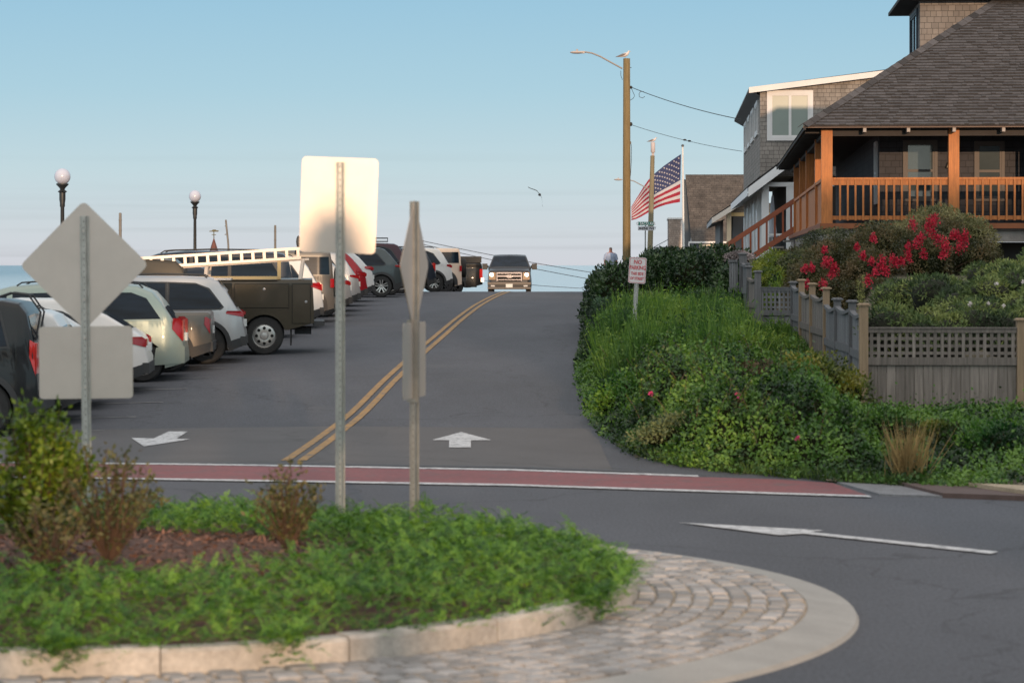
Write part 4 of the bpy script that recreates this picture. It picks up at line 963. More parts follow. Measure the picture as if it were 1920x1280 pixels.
# roof: stepped shingle tabs on the front slope, plain slope at the side
SL = .68; OV = .42; zr = ev+.06
def roof_tabs(name, x0, y0, zst, W_, n_courses, exposure, hip, parent, m, seed):
    rr = random.Random(seed); mb = MB(); ca = 1/math.sqrt(1+SL*SL); sa = SL*ca
    for i in range(n_courses):
        s0 = i*exposure; y_ = y0+s0*ca; z_ = zst+s0*sa; xl = x0+(s0*ca if hip else 0)
        x = xl-rr.random()*.3
        while x < x0+W_:
            wd = rr.choice((.10, .14, .17, .2)); x2 = x+wd; a0 = max(x, xl)
            if x2 > a0+.02:
                th = rr.choice((.016, .036, .036, .022)); mb.ct = .60+.18*(th < .03)+rr.uniform(-.13, .13); l_ = exposure*1.12; nx_, nz_ = -sa, ca
                lo_ = (y_+nx_*th, z_+nz_*th); lb = (y_-nx_*.004, z_-nz_*.004); hi = (y_+l_*ca+nx_*.004, z_+l_*sa+nz_*.004)
                hx = l_*ca if (hip and a0 == xl) else 0; hx = min(hx, x2-.01-a0)
                V = [(a0, lb[0], lb[1]), (x2-.003, lb[0], lb[1]), (x2-.003, lo_[0], lo_[1]), (a0, lo_[0], lo_[1]), (a0+hx, hi[0], hi[1]), (x2-.003, hi[0], hi[1])]
                fm = .60; A0, A1, B0, B1 = V[3], V[2], V[4], V[5]
                M0 = tuple(A0[k_]+(B0[k_]-A0[k_])*fm for k_ in range(3)); M1 = tuple(A1[k_]+(B1[k_]-A1[k_])*fm for k_ in range(3)); c_ = mb.ct
                mb.add(V[:4]+[M0, M1], [(0, 1, 2, 3), (3, 2, 5, 4), (0, 3, 4), (1, 5, 2)]); mb.ct = max(0, c_-.75); mb.add([M0, M1, B1, B0], [(0, 1, 2, 3)]); mb.ct = c_
            x = x2
    return mb.build(name, [m], parent, tint=True)
roof_tabs('roof', -OV, -OV, zr, W1, 53, .132, True, h1, roofm, 3)
rd = 6.0; apex = zr+SL*rd
mb = MB(); e_ = .03
mb.add([(-OV, -OV, zr-e_), (W1, -OV, zr-e_), (W1, rd-OV, apex-e_), (rd-OV, rd-OV, apex-e_), (-OV, D1+OV, zr-e_), (rd-OV, D1+OV, apex-e_), (W1, D1+OV, apex-e_)],
       [(0, 1, 2, 3), (0, 3, 5, 4), (3, 2, 6, 5)])
mb.build('roof_deck', [roofm], h1)
mb = MB(); ca = 1/math.sqrt(1+SL*SL)
for i in range(40):
    s0 = i*.15; 
    if s0 > rd: break
    p = Vector((-OV+s0, -OV+s0, zr+SL*s0+.035)); q = p+Vector((.17, .17, SL*.17)); d_ = Vector((.12, -.12, -.012-.07)); e2 = Vector((-.12, .12, -.082)); up_ = Vector((0, 0, .014)); mb.ct = rf.random()
    mb.add([p+d_+up_, p+up_*1.5, p+e2+up_, q+e2, q+up_*.3, q+d_], [(0, 1, 4, 5), (1, 2, 3, 4)]); mb.add([p+d_, p, p+e2, p+d_+up_, p+up_*1.5, p+e2+up_], [(0, 1, 4, 3), (1, 2, 5, 4)])
mb.build('hip_cap', [roofm], h1, tint=True)
mb = MB(); mb.box(-OV, W1, -OV+.02, -OV+.05, zr-.055, zr-.012); mb.build('eave_board', [mat('brown_eave', (.16, .11, .09), .7)], h1)
mb = MB(); mb.box(-OV+.02, -OV+.06, -OV, D1+OV, zr-.10, zr-.03); mb.build('side_eave_board', [shade], h1)
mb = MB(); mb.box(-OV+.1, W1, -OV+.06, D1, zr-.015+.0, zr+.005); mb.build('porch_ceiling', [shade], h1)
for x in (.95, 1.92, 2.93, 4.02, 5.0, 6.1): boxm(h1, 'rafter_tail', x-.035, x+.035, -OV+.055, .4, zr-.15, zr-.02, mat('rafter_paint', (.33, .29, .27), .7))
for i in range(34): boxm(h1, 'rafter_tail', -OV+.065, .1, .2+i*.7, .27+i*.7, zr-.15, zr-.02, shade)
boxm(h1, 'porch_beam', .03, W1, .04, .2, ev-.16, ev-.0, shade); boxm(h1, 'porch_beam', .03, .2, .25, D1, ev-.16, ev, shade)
# second storey behind the hip
tx = 2.55; ty = 4.5
mb = MB(); mb.box(tx, tx+7, ty, ty+3.4, 2.5, 5.42); mb.build('upper_wall', [shw if False else brick_mat('upper_shingles', (.22, .20, .19), (.165, .15, .145), (.08, .075, .07), .17, .14, .006, .9, .6, .2)], h1, uv=True)
wf = window(h1, ty+.5, ty+2.7, 2.9, 5.3, tx, glassd, mat('dark_frame', (.03, .04, .06), .5), 2, .08, 0, axis='y')
mb = MB(); mb.box(tx-.5, tx+8, ty-.5, ty+3.9, 5.42, 5.5); mb.build('upper_eave', [shade], h1)
mb = MB(); mb.add([(tx-.5, ty-.5, 5.5), (tx+8, ty-.5, 5.5), (tx+8, ty+3.9, 5.5), (tx-.5, ty+3.9, 5.5), (tx+1.5, ty+1.7, 6.6), (tx+8, ty+1.7, 6.6)], [(0, 1, 5, 4), (2, 3, 4, 5), (3, 0, 4), (1, 2, 5)]); mb.build('upper_roof', [roofm], h1)

# --- second house: shed-roofed shingled upper floor over a white porch
D2 = 88.0; s2 = F/D2
h2 = house('shingled_house', 'tan shingled house with white trimmed twin window, second from the right', 1425, D2, 1251, CAMZ)
def zz(py, d=D2): return -(py-HZ)/F*d
def xx2(px, d=D2): return (px-1425)/F*d
mb = MB(); WW = 7.0; LL = 19.0
# front wall up to the raked eave
zl, zrk = zz(165), zz(165)+WW*.127
P0 = [(0, 0, zz(330)), (WW, 0, zz(330)), (WW, 0, zrk), (0, 0, zl)]
mb.prism(P0, (0, LL, 0)); 
mb.build('upper_wall', [shw], h2, uv=True)
mb = MB(); t_ = .17
# rake fascia and roof slab
V = [(-.36, -.25, zl-.36*.127+.0), (WW+.3, -.25, zrk+.04), (WW+.3, LL+.3, zrk+.04), (-.36, LL+.3, zl-.36*.127)]
mb.add([Vector(v) for v in V]+[Vector(v)+Vector((0, 0, .05)) for v in V], [(3, 2, 1, 0), (4, 5, 6, 7), (0, 1, 5, 4), (1, 2, 6, 5), (2, 3, 7, 6), (3, 0, 4, 7)]); mb.build('upper_roof', [roofm], h2)
mb = MB(); V = [(-.37, -.262, zl-.045-.14), (WW+.3, -.262, zrk-.14), (WW+.3, -.262, zrk+.045), (-.37, -.262, zl+.005)]; mb.prism(V, (0, .04, 0))
mb.build('rake_board', [trim], h2)
mb = MB(); V = [(-.37, -.22, zl-.07), (-.37, LL+.3, zl-.07), (0, LL+.3, zl-.28), (0, -.22, zl-.28)]; mb.add(V+[(-.37, -.22, zl-.045), (-.37, LL+.3, zl-.045)], [(0, 1, 2, 3), (3, 2, 1, 0), (0, 4, 5, 1)]); mb.build('soffit', [mat('grey_soffit', (.33, .34, .37), .6)], h2)
window(h2, xx2(1438), xx2(1524), zz(264), zz(170), 0, glassb, trim, 2, .13)
for i in range(4): window(h2, 1.6+i*4.3, 4.4+i*4.3, zz(248), zz(182), 0, glassd, trim, 2, .14, 0, axis='y')
# lower roof: front gable rake falling to the left
rx0, rz0 = xx2(1399, 86), zz(352, 86)
mb = MB(); m_ = .76; xr = 2.4; y0 = -2.0
V = [(rx0, y0, rz0), (rx0+xr, y0, rz0+xr*m_), (rx0+xr, LL+2, rz0+xr*m_), (rx0, LL+2, rz0)]
mb.add([Vector(v) for v in V]+[Vector(v)+Vector((0, 0, .07)) for v in V], [(3, 2, 1, 0), (4, 5, 6, 7), (0, 1, 5, 4), (1, 2, 6, 5), (2, 3, 7, 6), (3, 0, 4, 7)]); mb.build('lower_roof', [roofm], h2)
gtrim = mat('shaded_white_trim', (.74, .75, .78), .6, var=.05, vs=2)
mb = MB(); V = [(rx0, y0-.03, rz0-.30), (rx0+xr, y0-.03, rz0+xr*m_-.34), (rx0+xr, y0-.03, rz0+xr*m_), (rx0, y0-.03, rz0)]; mb.prism(V, (0, .05, 0))
V = [(rx0-.02, y0, rz0-.25), (rx0-.02, LL+2, rz0-.25), (rx0+.5, LL+2, rz0-.05), (rx0+.5, y0+.02, rz0-.05)]
mb.add(V+[(rx0-.02, y0+.02, rz0), (rx0-.02, LL+2, rz0)], [(0, 1, 2, 3), (3, 2, 1, 0), (0, 4, 5, 1)]); mb.build('lower_fascia', [gtrim], h2)
# white porch posts and infill
fz = H(7, 88)-CAMZ
for x0, x1, y in ((xx2(1425, 86.5), xx2(1438.5, 86.5), -1.6), (xx2(1471, 86.5), xx2(1491, 86.5), -1.6), (xx2(1491.2, 86.5), xx2(1513, 86.5), -1.5)):
    mb = MB(); mb.box(x0, x1, y, y+.22, fz-.2, zz(345, 86.5) if x0 > .5 else rz0+.25); mb.build('porch_post', [gtrim], h2)
for i, y in enumerate((2.2, 5.6, 9.2, 13.0, 17.0)):
    mb = MB(); mb.box(rx0+.42, rx0+.62, y, y+.22, fz-.2, rz0+.12); mb.build('porch_post', [gtrim], h2)
    mb = MB(); mb.box(rx0+.45, rx0+.60, y+.22, y+2.2, fz-.2, rz0-.6+.3*(i % 2)); mb.build('side_panel', [mat('blue_grey_panel', (.50, .52, .56), .6, var=.05, vs=1)], h2)
boxm(h2, 'porch_beam', xx2(1425, 86.5), xx2(1560, 86.5), -1.62, -1.42, zz(350, 86.5), zz(342, 86.5), gtrim)
boxm(h2, 'porch_rail', xx2(1438, 86.5), xx2(1471, 86.5), -1.55, -1.48, zz(442, 86.5), zz(438, 86.5), gtrim)
mb = MB(); mb.box(xx2(1490, 88), WW, .8, LL, fz-.2, zz(330)); mb.build('wall', [shade], h2)
# window of this house seen through the orange porch
mb = MB(); mb.box(1.85+.55, WW, .3, .79, fz, zz(330)); mb.build('front_wall', [mat('dark_wall', (.05, .045, .045), .8)], h2)
window(h2, xx2(1576, 88.3), xx2(1650, 88.3), zz(390), zz(322), .3, glassb, trim, 2, .2)
boxm(h2, 'white_band', xx2(1565, 88), WW, .15, .29, zz(330), zz(321), trim)
# folded patio umbrella on that porch
qx = h2.matrix_basis@Vector((xx2(1447, 87.5), -.6, 0))
r_ = thing('patio_umbrella', 'folded grey patio umbrella on the white porch', 'umbrella', (qx.x, qx.y, CAMZ+fz))
mb = MB(); mb.tube([(0, 0, 0), (0, 0, zz(366, 87.5)-fz)], .022, 6); mb.build('pole', [gtrim], r_)
mb = MB(); n_ = 14; prof = [(.035, zz(366, 87.5)-fz-.05), (.07, zz(390, 87.5)-fz), (.11, zz(420, 87.5)-fz), (.17, zz(445, 87.5)-fz)]; mb.lathe([(r, z) for r, z in prof][::-1], (0, 0, 0), n_)
mb.build('canopy', [mat('grey_canvas', (.42, .44, .50), .8)], r_)

# --- third house: small porch, white rafter end tinted as if sunlit
h3 = house('small_house', 'small house with a cream porch post and curved eave, third from the right', 1362, 116, 1262, CAMZ)
def x3(px, d=116): return (px-1362)/F*d
def z3(py, d=116): return -(py-HZ)/F*d
cream = mat('cream_paint', (.62, .50, .36), .6, var=.06, vs=2)
rx, rz_ = x3(1334), z3(411)
mb = MB(); V = [(rx, -1, rz_), (rx+1.6, -1, rz_+1.05), (rx+1.6, 16, rz_+1.05), (rx, 16, rz_)]
mb.add([Vector(v) for v in V]+[Vector(v)+Vector((0, 0, .08)) for v in V], [(3, 2, 1, 0), (4, 5, 6, 7), (0, 1, 5, 4), (1, 2, 6, 5), (2, 3, 7, 6), (3, 0, 4, 7)]); mb.build('roof', [roofm], h3)
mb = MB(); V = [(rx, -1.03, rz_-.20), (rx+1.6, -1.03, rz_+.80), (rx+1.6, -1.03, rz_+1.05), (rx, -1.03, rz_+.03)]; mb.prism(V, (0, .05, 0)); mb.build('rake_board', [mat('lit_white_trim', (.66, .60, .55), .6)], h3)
mb = MB(); mb.add([(rx, -1, rz_-.2), (rx, 16, rz_-.2), (rx+.6, 16, rz_), (rx+.6, -1, rz_), (rx, -1, rz_), (rx, 16, rz_)], [(0, 1, 2, 3), (3, 2, 1, 0), (0, 4, 5, 1)]); mb.build('soffit', [mat('grey_soffit', (.33, .34, .37), .6)], h3)
fz3 = H(9, 116)-CAMZ
mb = MB(); mb.box(0, .2, -.6, -.4, fz3, rz_+.35); mb.build('porch_post', [cream], h3)
mb = MB(); mb.box(.2, 3.2, -.6, -.45, z3(406), z3(399)); mb.build('porch_beam', [mat('sunlit_beam', (.62, .42, .2), .6)], h3)  # evening sunlight is put into the beam colour
mb = MB(); mb.box(.2, 3.4, -.55, -.3, z3(399)+.001, z3(382)); mb.build('gable_shingles', [shroof2], h3, uv=True)
mb = MB(); mb.box(.3, 5, .8, 15, fz3, z3(380)); mb.box(-.25, -.1, 2, 15, fz3, rz_-.05); mb.build('wall', [mat('grey_wall', (.16, .16, .17), .8, var=.1, vs=1)], h3)
window(h3, .75, 1.7, fz3+.2, z3(425), .8, glassd, trim, 1, .08)

# --- fourth house: big plain brown roof
h4 = house('brown_roofed_house', 'house whose tall brown shingle roof rises behind the flagpole', 1286, 150, 1200, CAMZ)
def x4(px, d=150): return (px-1286)/F*d
def z4(py, d=150): return -(py-HZ)/F*d
mb = MB(); y1, y2 = 0, 3.2; e_ = .1
V = [(x4(1296), y1, z4(453)), (x4(1400), y1, z4(453)), (x4(1400)*1.0, y2, z4(331)*1.02), (x4(1287), y2, z4(331)*1.02)]
mb.add([Vector(v) for v in V]+[Vector(v)+Vector((0, .05, .12)) for v in V], [(3, 2, 1, 0), (4, 5, 6, 7), (0, 1, 5, 4), (1, 2, 6, 5), (2, 3, 7, 6), (3, 0, 4, 7)]); mb.build('roof', [shroof], h4, uv=True)
mb = MB(); V = [(x4(1284), .2, z4(470)), (x4(1284), 3.2, z4(333)), (x4(1284), 6.4, z4(470))]; mb.prism(V, (.35, 0, 0)); mb.build('gable_wall', [mat('dark_gable', (.07, .08, .09), .8)], h4)
mb = MB(); mb.box(x4(1291), x4(1400), -.05, .05, z4(456), z4(452.5)); mb.box(x4(1290.5), x4(1293), -.05, .1, z4(463), z4(456)); mb.box(x4(1312), x4(1314), 0, .1, z4(463), z4(456)); mb.build('eave_trim', [trim], h4)
mb = MB(); mb.box(x4(1295), x4(1400), .3, 6, H(10, 150)-CAMZ, z4(455)); mb.build('wall', [mat('blue_grey_wall', (.16, .18, .21), .8)], h4)
mb = MB(); mb.box(x4(1311), x4(1318), -.2, .25, H(10, 150)-CAMZ, z4(459)); mb.box(x4(1318), x4(1360), -.15, .25, z4(462), z4(458)); mb.build('door_post', [cream], h4)
# --- fifth house: narrow shingled end wall
h5 = house('shingled_cottage', 'narrow shingled wall of a cottage farthest along the street', 1254, 172, 1185, CAMZ)
mb = MB(); d5 = 172; mb.box(0, (1283-1254)/F*d5, 0, 6, H(10, 172)-CAMZ, -(411-HZ)/F*d5); mb.build('wall', [brick_mat('cottage_shingles', (.30, .24, .21), (.24, .19, .165), (.16, .12, .1), .2, .14, .01, .95, .4, .2)], h5, uv=True)
mb = MB(); mb.box(-.06, (1285-1254)/F*d5, -.06, 6.1, -(411-HZ)/F*d5+.002, -(409.5-HZ)/F*d5+.05); mb.box((1276.5-1254)/F*d5, (1278-1254)/F*d5, -.05, -.003, H(10, 172)-CAMZ, -(412-HZ)/F*d5); mb.build('roof_edge', [trim], h5)
# bracket with hanging sign frame, round red sign
r_ = thing('sign_bracket', 'black iron sign bracket sticking out from the farthest cottage', 'bracket', tuple(P(1254, 455, 171)))
mb = MB(); k = 171/F
mb.bar((0, 0, -9*k), (-29*k, 0, -9*k), .06); mb.bar((-1*k, 0, 6*k), (-28*k, 0, -8.5*k), .04); mb.bar((0, 0, -14*k), (-28*k, 0, -14*k), .03)
for xk in (-17, -6, -28): mb.bar((xk*k, 0, -14*k), (xk*k, 0, -26*k), .025)
mb.box(-26*k, -19*k, -.02, .02, -25*k, -14.5*k); mb.build('bracket_frame', [mat('black_iron', (.03, .03, .035), .6)], r_)
r_ = thing('round_sign', 'round red and white sign half hidden behind the hedge', 'sign', tuple(P(1244, 487, 168)))
k = 168/F; mb = MB(); mb.lathe([(13.5*k, -.05), (13.5*k, .05)], (0, 0, 0), 28, 'y'); mb.build('disc', [mat('red_sign_face', (.40, .045, .05), .5)], r_)
mb = MB(); mb.lathe([(8.5*k, -.075), (8.5*k, -.052)], (0, 0, -1.5*k), 24, 'y'); mb.build('centre_panel', [mat('grey_green_face', (.25, .27, .24), .6, var=.4, vs=2)], r_)
# ------------------------------------------------------------------ vehicles
def paint(name, col, met=.0, rough=.35): return mat('paint_'+name, col, rough, met, coat=.25, spec=.3, var=.05, vs=1.5)
tyre_m = mat('tyre_rubber', (.022, .022, .023), .85, var=.2, vs=8)
plast = mat('black_cladding', (.030, .031, .034), .6, var=.15, vs=5)
cglass = mat('tinted_car_glass', (.008, .014, .024), .08, spec=.2, var=.5, vs=2.5, stretch=(.4, 1, 3))  # stretched noise puts streaky reflections into the glass tint
gapm = mat('panel_gap', (.01, .01, .01), .9)
redl = mat('tail_lamp_red', (.32, .008, .012), .2, coat=.3)
redlit = mat('tail_lamp_bright', (.55, .02, .015), .2, coat=.3)
chrome = mat('chrome', (.36, .35, .37), .28, 1.0)
alloy = mat('alloy_rim', (.48, .47, .46), .3, .75)
alloyd = mat('dark_rim', (.06, .06, .065), .4, .5)
lensc = mat('clear_lens', (.6, .6, .6), .1, spec=.9)
platem = mat('licence_plate', (.6, .62, .62), .5)
under = mat('underbody', (.008, .008, .008), 1.0)
def wheel(parent, x, y, r, side, rim=alloy, spokes=5, wdt=.23, rimr=.64):
    mb = MB(); s_ = side; prof = [(r*.60, 0), (r*.66, .004), (r*.90, .0), (r*.985, .03), (r, .07), (r, wdt-.06), (r*.97, wdt-.02), (r*.6, wdt)]
    mb.lathe([(a, s_*(-b)) for a, b in prof], (x, y, r), 28, 'y', cap=False); ty = mb.build('wheel', [tyre_m], parent, smooth=True, sharp=35)
    mb = MB(); rr = r*rimr
    mb.lathe([(rr, -.002*s_), (rr*.93, -.012*s_), (rr*.90, -.06*s_), (rr*.88, -.15*s_)], (x, y, r), 28, 'y', cap=False)
    if spokes == 8:
        mb.lathe([(rr*.92, -.035*s_), (rr*.80, -.022*s_), (rr*.35, -.030*s_), (rr*.28, -.010*s_), (.001, -.005*s_)], (x, y, r), 24, 'y', cap=False)
        mb.build('rim', [rim], ty, smooth=True, sharp=30)
        for k in range(8):
            a = 2*math.pi*k/8; mh = MB(); mh.lathe([(rr*.13, 0), (.001, .002*s_)], (x+math.cos(a)*rr*.62, y-s_*.020, r+math.sin(a)*rr*.62), 10, 'y', cap=False); mh.build('vent_hole', [under], ty)
        return
    for k in range(spokes):
        a = 2*math.pi*k/spokes+.3; d = Vector((math.cos(a), 0, math.sin(a))); t = Vector((-math.sin(a), 0, math.cos(a)))
        c0 = Vector((x, y-s_*.045, r)); w0, w1 = r*.11, r*.10 if spokes < 8 else r*.05
        offs = (-.055, .055) if spokes == 5 else (0,)
        for of in offs:
            p0 = c0+t*of*r*.6; p1 = c0+d*rr*.93+t*of*r*2.4+Vector((0, s_*.03, 0)); mb.bar(p0, p1, (.045 if spokes == 5 else w0)*.9, .03, up=(0, 1, 0))
    mb.lathe([(r*.16, -.03*s_), (r*.12, -.018*s_), (.001, -.016*s_)], (x, y, r), 12, 'y', cap=False)
    mb.build('rim', [rim], ty, smooth=True, sharp=30)
    mb = MB(); mb.lathe([(rr*.92, -.10*s_), (.01, -.10*s_)], (x, y, r), 20, 'y', cap=False); mb.build('backing_disc', [under], ty)  # dark backing disc standing in for the shade behind the spokes
class Car:
    """x: 0 rear bumper .. L nose; y left(+) ; z up. Root at centre of footprint"""
    def __init__(s, sp): s.__dict__.update(sp); s.px = [p[0] for p in s.top]; s.pz = [p[1] for p in s.top]
    def zt(s, x): return float(np.interp(x, s.px, s.pz))
    def zb(s, x):
        z = float(np.interp(x, [0, .55, s.xr, s.xf, s.L-.5, s.L], [s.sill+.14, s.sill, s.sill, s.sill, s.sill, s.sill+.08]))
        for xc in (s.xr, s.xf):
            ra = s.r*1.13; dx = abs(x-xc)
            if dx < ra: z = max(z, s.r+math.sqrt(ra*ra-dx*dx)*1.0)
        return z
    def w(s, x, z):
        h = s.W/2; k = getattr(s, 'boxy', 0)
        e = .55; e = .42; pr = 1-(.12+.05*(1-k))*max(0, 1-x/e)**2.2-.16*max(0, 1-(s.L-x)/.75)**2.2
        if z < s.belt: t = 1-.035*abs((z-.62)/.45)**2
        else:
            f = min(1, (z-s.belt)/max(.3, s.roof-s.belt)); t = .982-s.inset*f
        return h*pr*t
    def build(s, label, cat, loc, yaw, mp, group=None, name='parked_car'):
        s.root = thing(name, label, cat, loc, yaw, group or ('vehicles parked nose-in along the sea wall' if name != 'pickup_truck' else None)); cx = s.L/2
        xs_ = set(np.linspace(0, s.L, 56).tolist())|set(s.px)
        for xc in (s.xr, s.xf):
            ra = s.r*1.13
            for t in np.linspace(-1, 1, 13): xs_.add(xc+ra*math.sin(t*math.pi/2))
            xs_.add(xc-ra-.002); xs_.add(xc+ra+.002)
        xs_ = sorted(x for x in xs_ if 0 <= x <= s.L); V = []; Fc = []
        NS = 11
        for x in xs_:
            zb, zt = s.zb(x), s.zt(x); r_ = min(.07, (zt-zb)*.3); half = []
            for i in range(NS): z = zb+(zt-r_-zb)*i/(NS-1); half.append((s.w(x, z), z))
            y0 = s.w(x, zt-r_)
            for a in (30, 60, 90): half.append((y0-r_*(1-math.cos(R(a))), zt-r_+r_*math.sin(R(a))))
            half.append((y0*.5, zt+.018)); half.append((0, zt+.025))
            ring = half+[(-a, b) for a, b in half[-2::-1]]
            V += [(x-cx, a, b) for a, b in ring]
        m_ = len(ring)
        for i in range(len(xs_)-1):
            for k in range(m_-1): Fc.append((i*m_+k, (i+1)*m_+k, (i+1)*m_+k+1, i*m_+k+1))
        Fc.append(tuple(range(m_))); Fc.append(tuple((len(xs_)-1)*m_+k for k in range(m_))[::-1])
        s.body = link_mesh('body', V, Fc, mp, s.root, smooth=True, sharp=38)
        mb = MB(); mb.box(.25-cx, s.L-.25-cx, -s.W/2*.86, s.W/2*.86, s.sill+.02, s.belt-.15); mb.build('underbody', [under], s.root)
        for xc in (s.xr, s.xf):
            for sd_ in (1, -1): wheel(s.root, xc-cx, -sd_*(s.W/2-.025), s.r, -sd_ if False else -sd_*1, s.rim, s.spokes)
        return s
    def side(s, name, poly, m, off=.006, parent=None, sides=(1,), n=14, rows=5):
        """patch on the flank following the body; poly in (x,z)"""
        for sg in sides:
            X0, X1 = min(p[0] for p in poly), max(p[0] for p in poly); st = sorted(set(np.linspace(X0+1e-4, X1-1e-4, n).tolist())|{min(max(p[0], X0+1e-4), X1-1e-4) for p in poly}); V = []; Fc = []
            for x in st:
                zz_ = []
                for i in range(len(poly)):
                    a, b = poly[i], poly[(i+1) % len(poly)]
                    if (a[0]-x)*(b[0]-x) <= 0 and a[0] != b[0]: zz_.append(a[1]+(b[1]-a[1])*(x-a[0])/(b[0]-a[0]))
                lo_, hi = min(zz_), max(zz_)
                for j in range(rows): z = lo_+(hi-lo_)*j/(rows-1); V.append((x-s.L/2, sg*(s.w(x, z)+off), z))
            for i in range(len(st)-1):
                for j in range(rows-1):
                    q = (i*rows+j, (i+1)*rows+j, (i+1)*rows+j+1, i*rows+j+1); Fc.append(q if sg < 0 else q[::-1])
            o = link_mesh(name, V, Fc, m, parent or s.root, smooth=True)
        return o
    def over(s, name, xa, xb, ya, yb, m, off=.008, parent=None, marg=.1):
        """patch on the top/rear skin between stations xa..xb and lateral fractions ya..yb"""
        V = []; Fc = []; st = sorted(set(np.linspace(xa, xb, 8).tolist())|{p for p in s.px if xa < p < xb})
        for x in st:
            e = 1e-3; dz = (s.zt(x+e)-s.zt(x-e))/(2*e); nn = Vector((-dz, 0, 1)).normalized(); z = s.zt(x); w_ = s.w(x, z-.05)-marg
            for j in range(7): f = ya+(yb-ya)*j/6; V.append((x-s.L/2+nn.x*(off), f*w_, z+nn.z*off+.025*(1-abs(f))))
        for i in range(len(st)-1):
            for j in range(6): Fc.append((i*7+j, (i+1)*7+j, (i+1)*7+j+1, i*7+j+1))
        return link_mesh(name, V, Fc, m, parent or s.root, smooth=True)
    def rail(s, x0, x1, m=None, h=.05):
        for sg in (1, -1):
            mb = MB(); pts = []
            for t in (0, .04, .12, .5, .88, .96, 1): x = x0+(x1-x0)*t; z = s.zt(x); pts.append((x-s.L/2, sg*(s.w(x, z)-.13), z+(h if 0 < t < 1 else 0)+.01))
            mb.tube(pts, .016, 6); mb.build('roof_rail', [m or plast], s.root, smooth=True)
    def mirror(s, x, z, m=None, sides=(1, -1)):
        for sg in sides: mb = MB(); mb.ell((x-s.L/2, sg*(s.w(x, z)+.13), z), (.07, .11, .08), 8, 6); mb.bar((x-s.L/2, sg*s.w(x, z)*.97, z-.05), (x-s.L/2, sg*(s.w(x, z)+.08), z-.03), .04); mb.build('mirror', [m or plast], s.root, smooth=True)
    def seam(s, x, z0, z1): s.side('door_gap', [(x, z0), (x+.014, z0), (x+.014, z1), (x, z1)], gapm, .002, rows=4, n=2)
    def handle(s, x, z):
        mb = MB(); y = s.w(x, z); mb.box(x-.09-s.L/2, x+.09-s.L/2, y, y+.035, z-.014, z+.014); mb.build('door_handle', [plast if s.dark else s.body.data.materials[0]], s.root)
    def arch(s, xc, m, wd=.07, sides=(1,)):
        ra = s.r*1.13
        for sg in sides:
            V = []; Fc = []
            for i in range(17):
                a = R(-8+196*i/16)
                for rr_ in (ra-.015, ra+wd): x = xc+rr_*math.cos(a); z = max(s.sill, s.r+rr_*math.sin(a)); V.append((x-s.L/2, sg*(s.w(x, z)+.012), z))
            for i in range(16): q = (2*i, 2*i+1, 2*i+3, 2*i+2); Fc.append(q)
            link_mesh('arch_trim', V, Fc, m, s.root, smooth=True)
    def cladding(s, m=None):
        m = m or plast; ra = s.r*1.13
        s.side('sill_trim', [(s.xr+ra, s.sill-.01), (s.xf-ra, s.sill-.01), (s.xf-ra, s.sill+.13), (s.xr+ra, s.sill+.13)], m, .010)
        s.side('rear_bumper', [(0.005, s.sill+.13), (s.xr-ra-.01, s.sill), (s.xr-ra-.01, s.sill+.2), (.005, s.sill+.30)], m, .010)
        s.arch(s.xr, m); s.arch(s.xf, m)
        mb = MB(); mb.box(-s.L/2-.02, -s.L/2+.1, -s.W/2*.9, s.W/2*.9, s.sill+.12, s.sill+.30); mb.build('rear_bumper', [m], s.root)
def suv(L=4.6, W=1.86, hgt=1.68, belt=1.02, fast=.0, r=.36, rim=alloy, spokes=5, inset=.16, rear=.0, dark=False, sill=.24, hood=1.02, boxy=0):
    k = hgt/1.68
    top = [(0, .62), (.03, .72*k), (.07, .95*k), (.16+rear, 1.06*k), (.34+rear+fast*.55, 1.40*k), (.48+rear+fast, 1.60*k), (.62+rear+fast, 1.655*k), (1.2+fast*.6, hgt), (2.2, hgt+.005), (2.75, hgt*.975), (3.0, hgt*.925), (3.62, hood+.11), (3.75, hood+.06), (L-.45, hood-.05), (L-.15, hood-.16), (L-.04, .72), (L, .58)]
    if boxy: top[:7] = [(0, .60), (.025, .92), (.05, 1.16), (.10, hgt*.74), (.17, hgt*.90), (.28, hgt*.97), (.5, hgt*.99)]
    if L < 4.3: top = [(x*(L/4.6) if x > 1 else x, z) for x, z in top]
    if L > 4.8: top = [(x*(L/4.6) if x > 1 else x, z) for x, z in top]
    return dict(L=L, W=W, top=top, roof=hgt, belt=belt, r=r, rim=rim, spokes=spokes, inset=inset, xr=.76, xf=L-.92, sill=sill, dark=dark, boxy=boxy)
def place_car(px, d, dz=0, yaw=0, L=4.6, W=1.86):
    """rear end at pixel column px, near flank at distance d; nose toward the sea on the left"""
    yaw = yaw-4.5; x = (px-960)/F*(d+.5); a = R(180-yaw); y_ = R(yaw)
    rx_, ry_ = x-.06, d+W/2*math.cos(y_); cx, cy = rx_-L/2*math.cos(y_), ry_+L/2*math.sin(y_); return Vector((cx, cy, min(H(cx+1.5, cy-.5), H(cx+1.5, cy+.5))+dz)), a
def win(c, poly, m=cglass, trim=None):
    cxm = sum(p[0] for p in poly)/len(poly); czm = sum(p[1] for p in poly)/len(poly)
    big = [(cxm+(x-cxm)*1.03+.025*np.sign(x-cxm), czm+(z-czm)*1.03+.022*np.sign(z-czm)) for x, z in poly]
    f = c.side('window', big, trim or plast, .003); c.side('pane', poly, m, .008, parent=f)
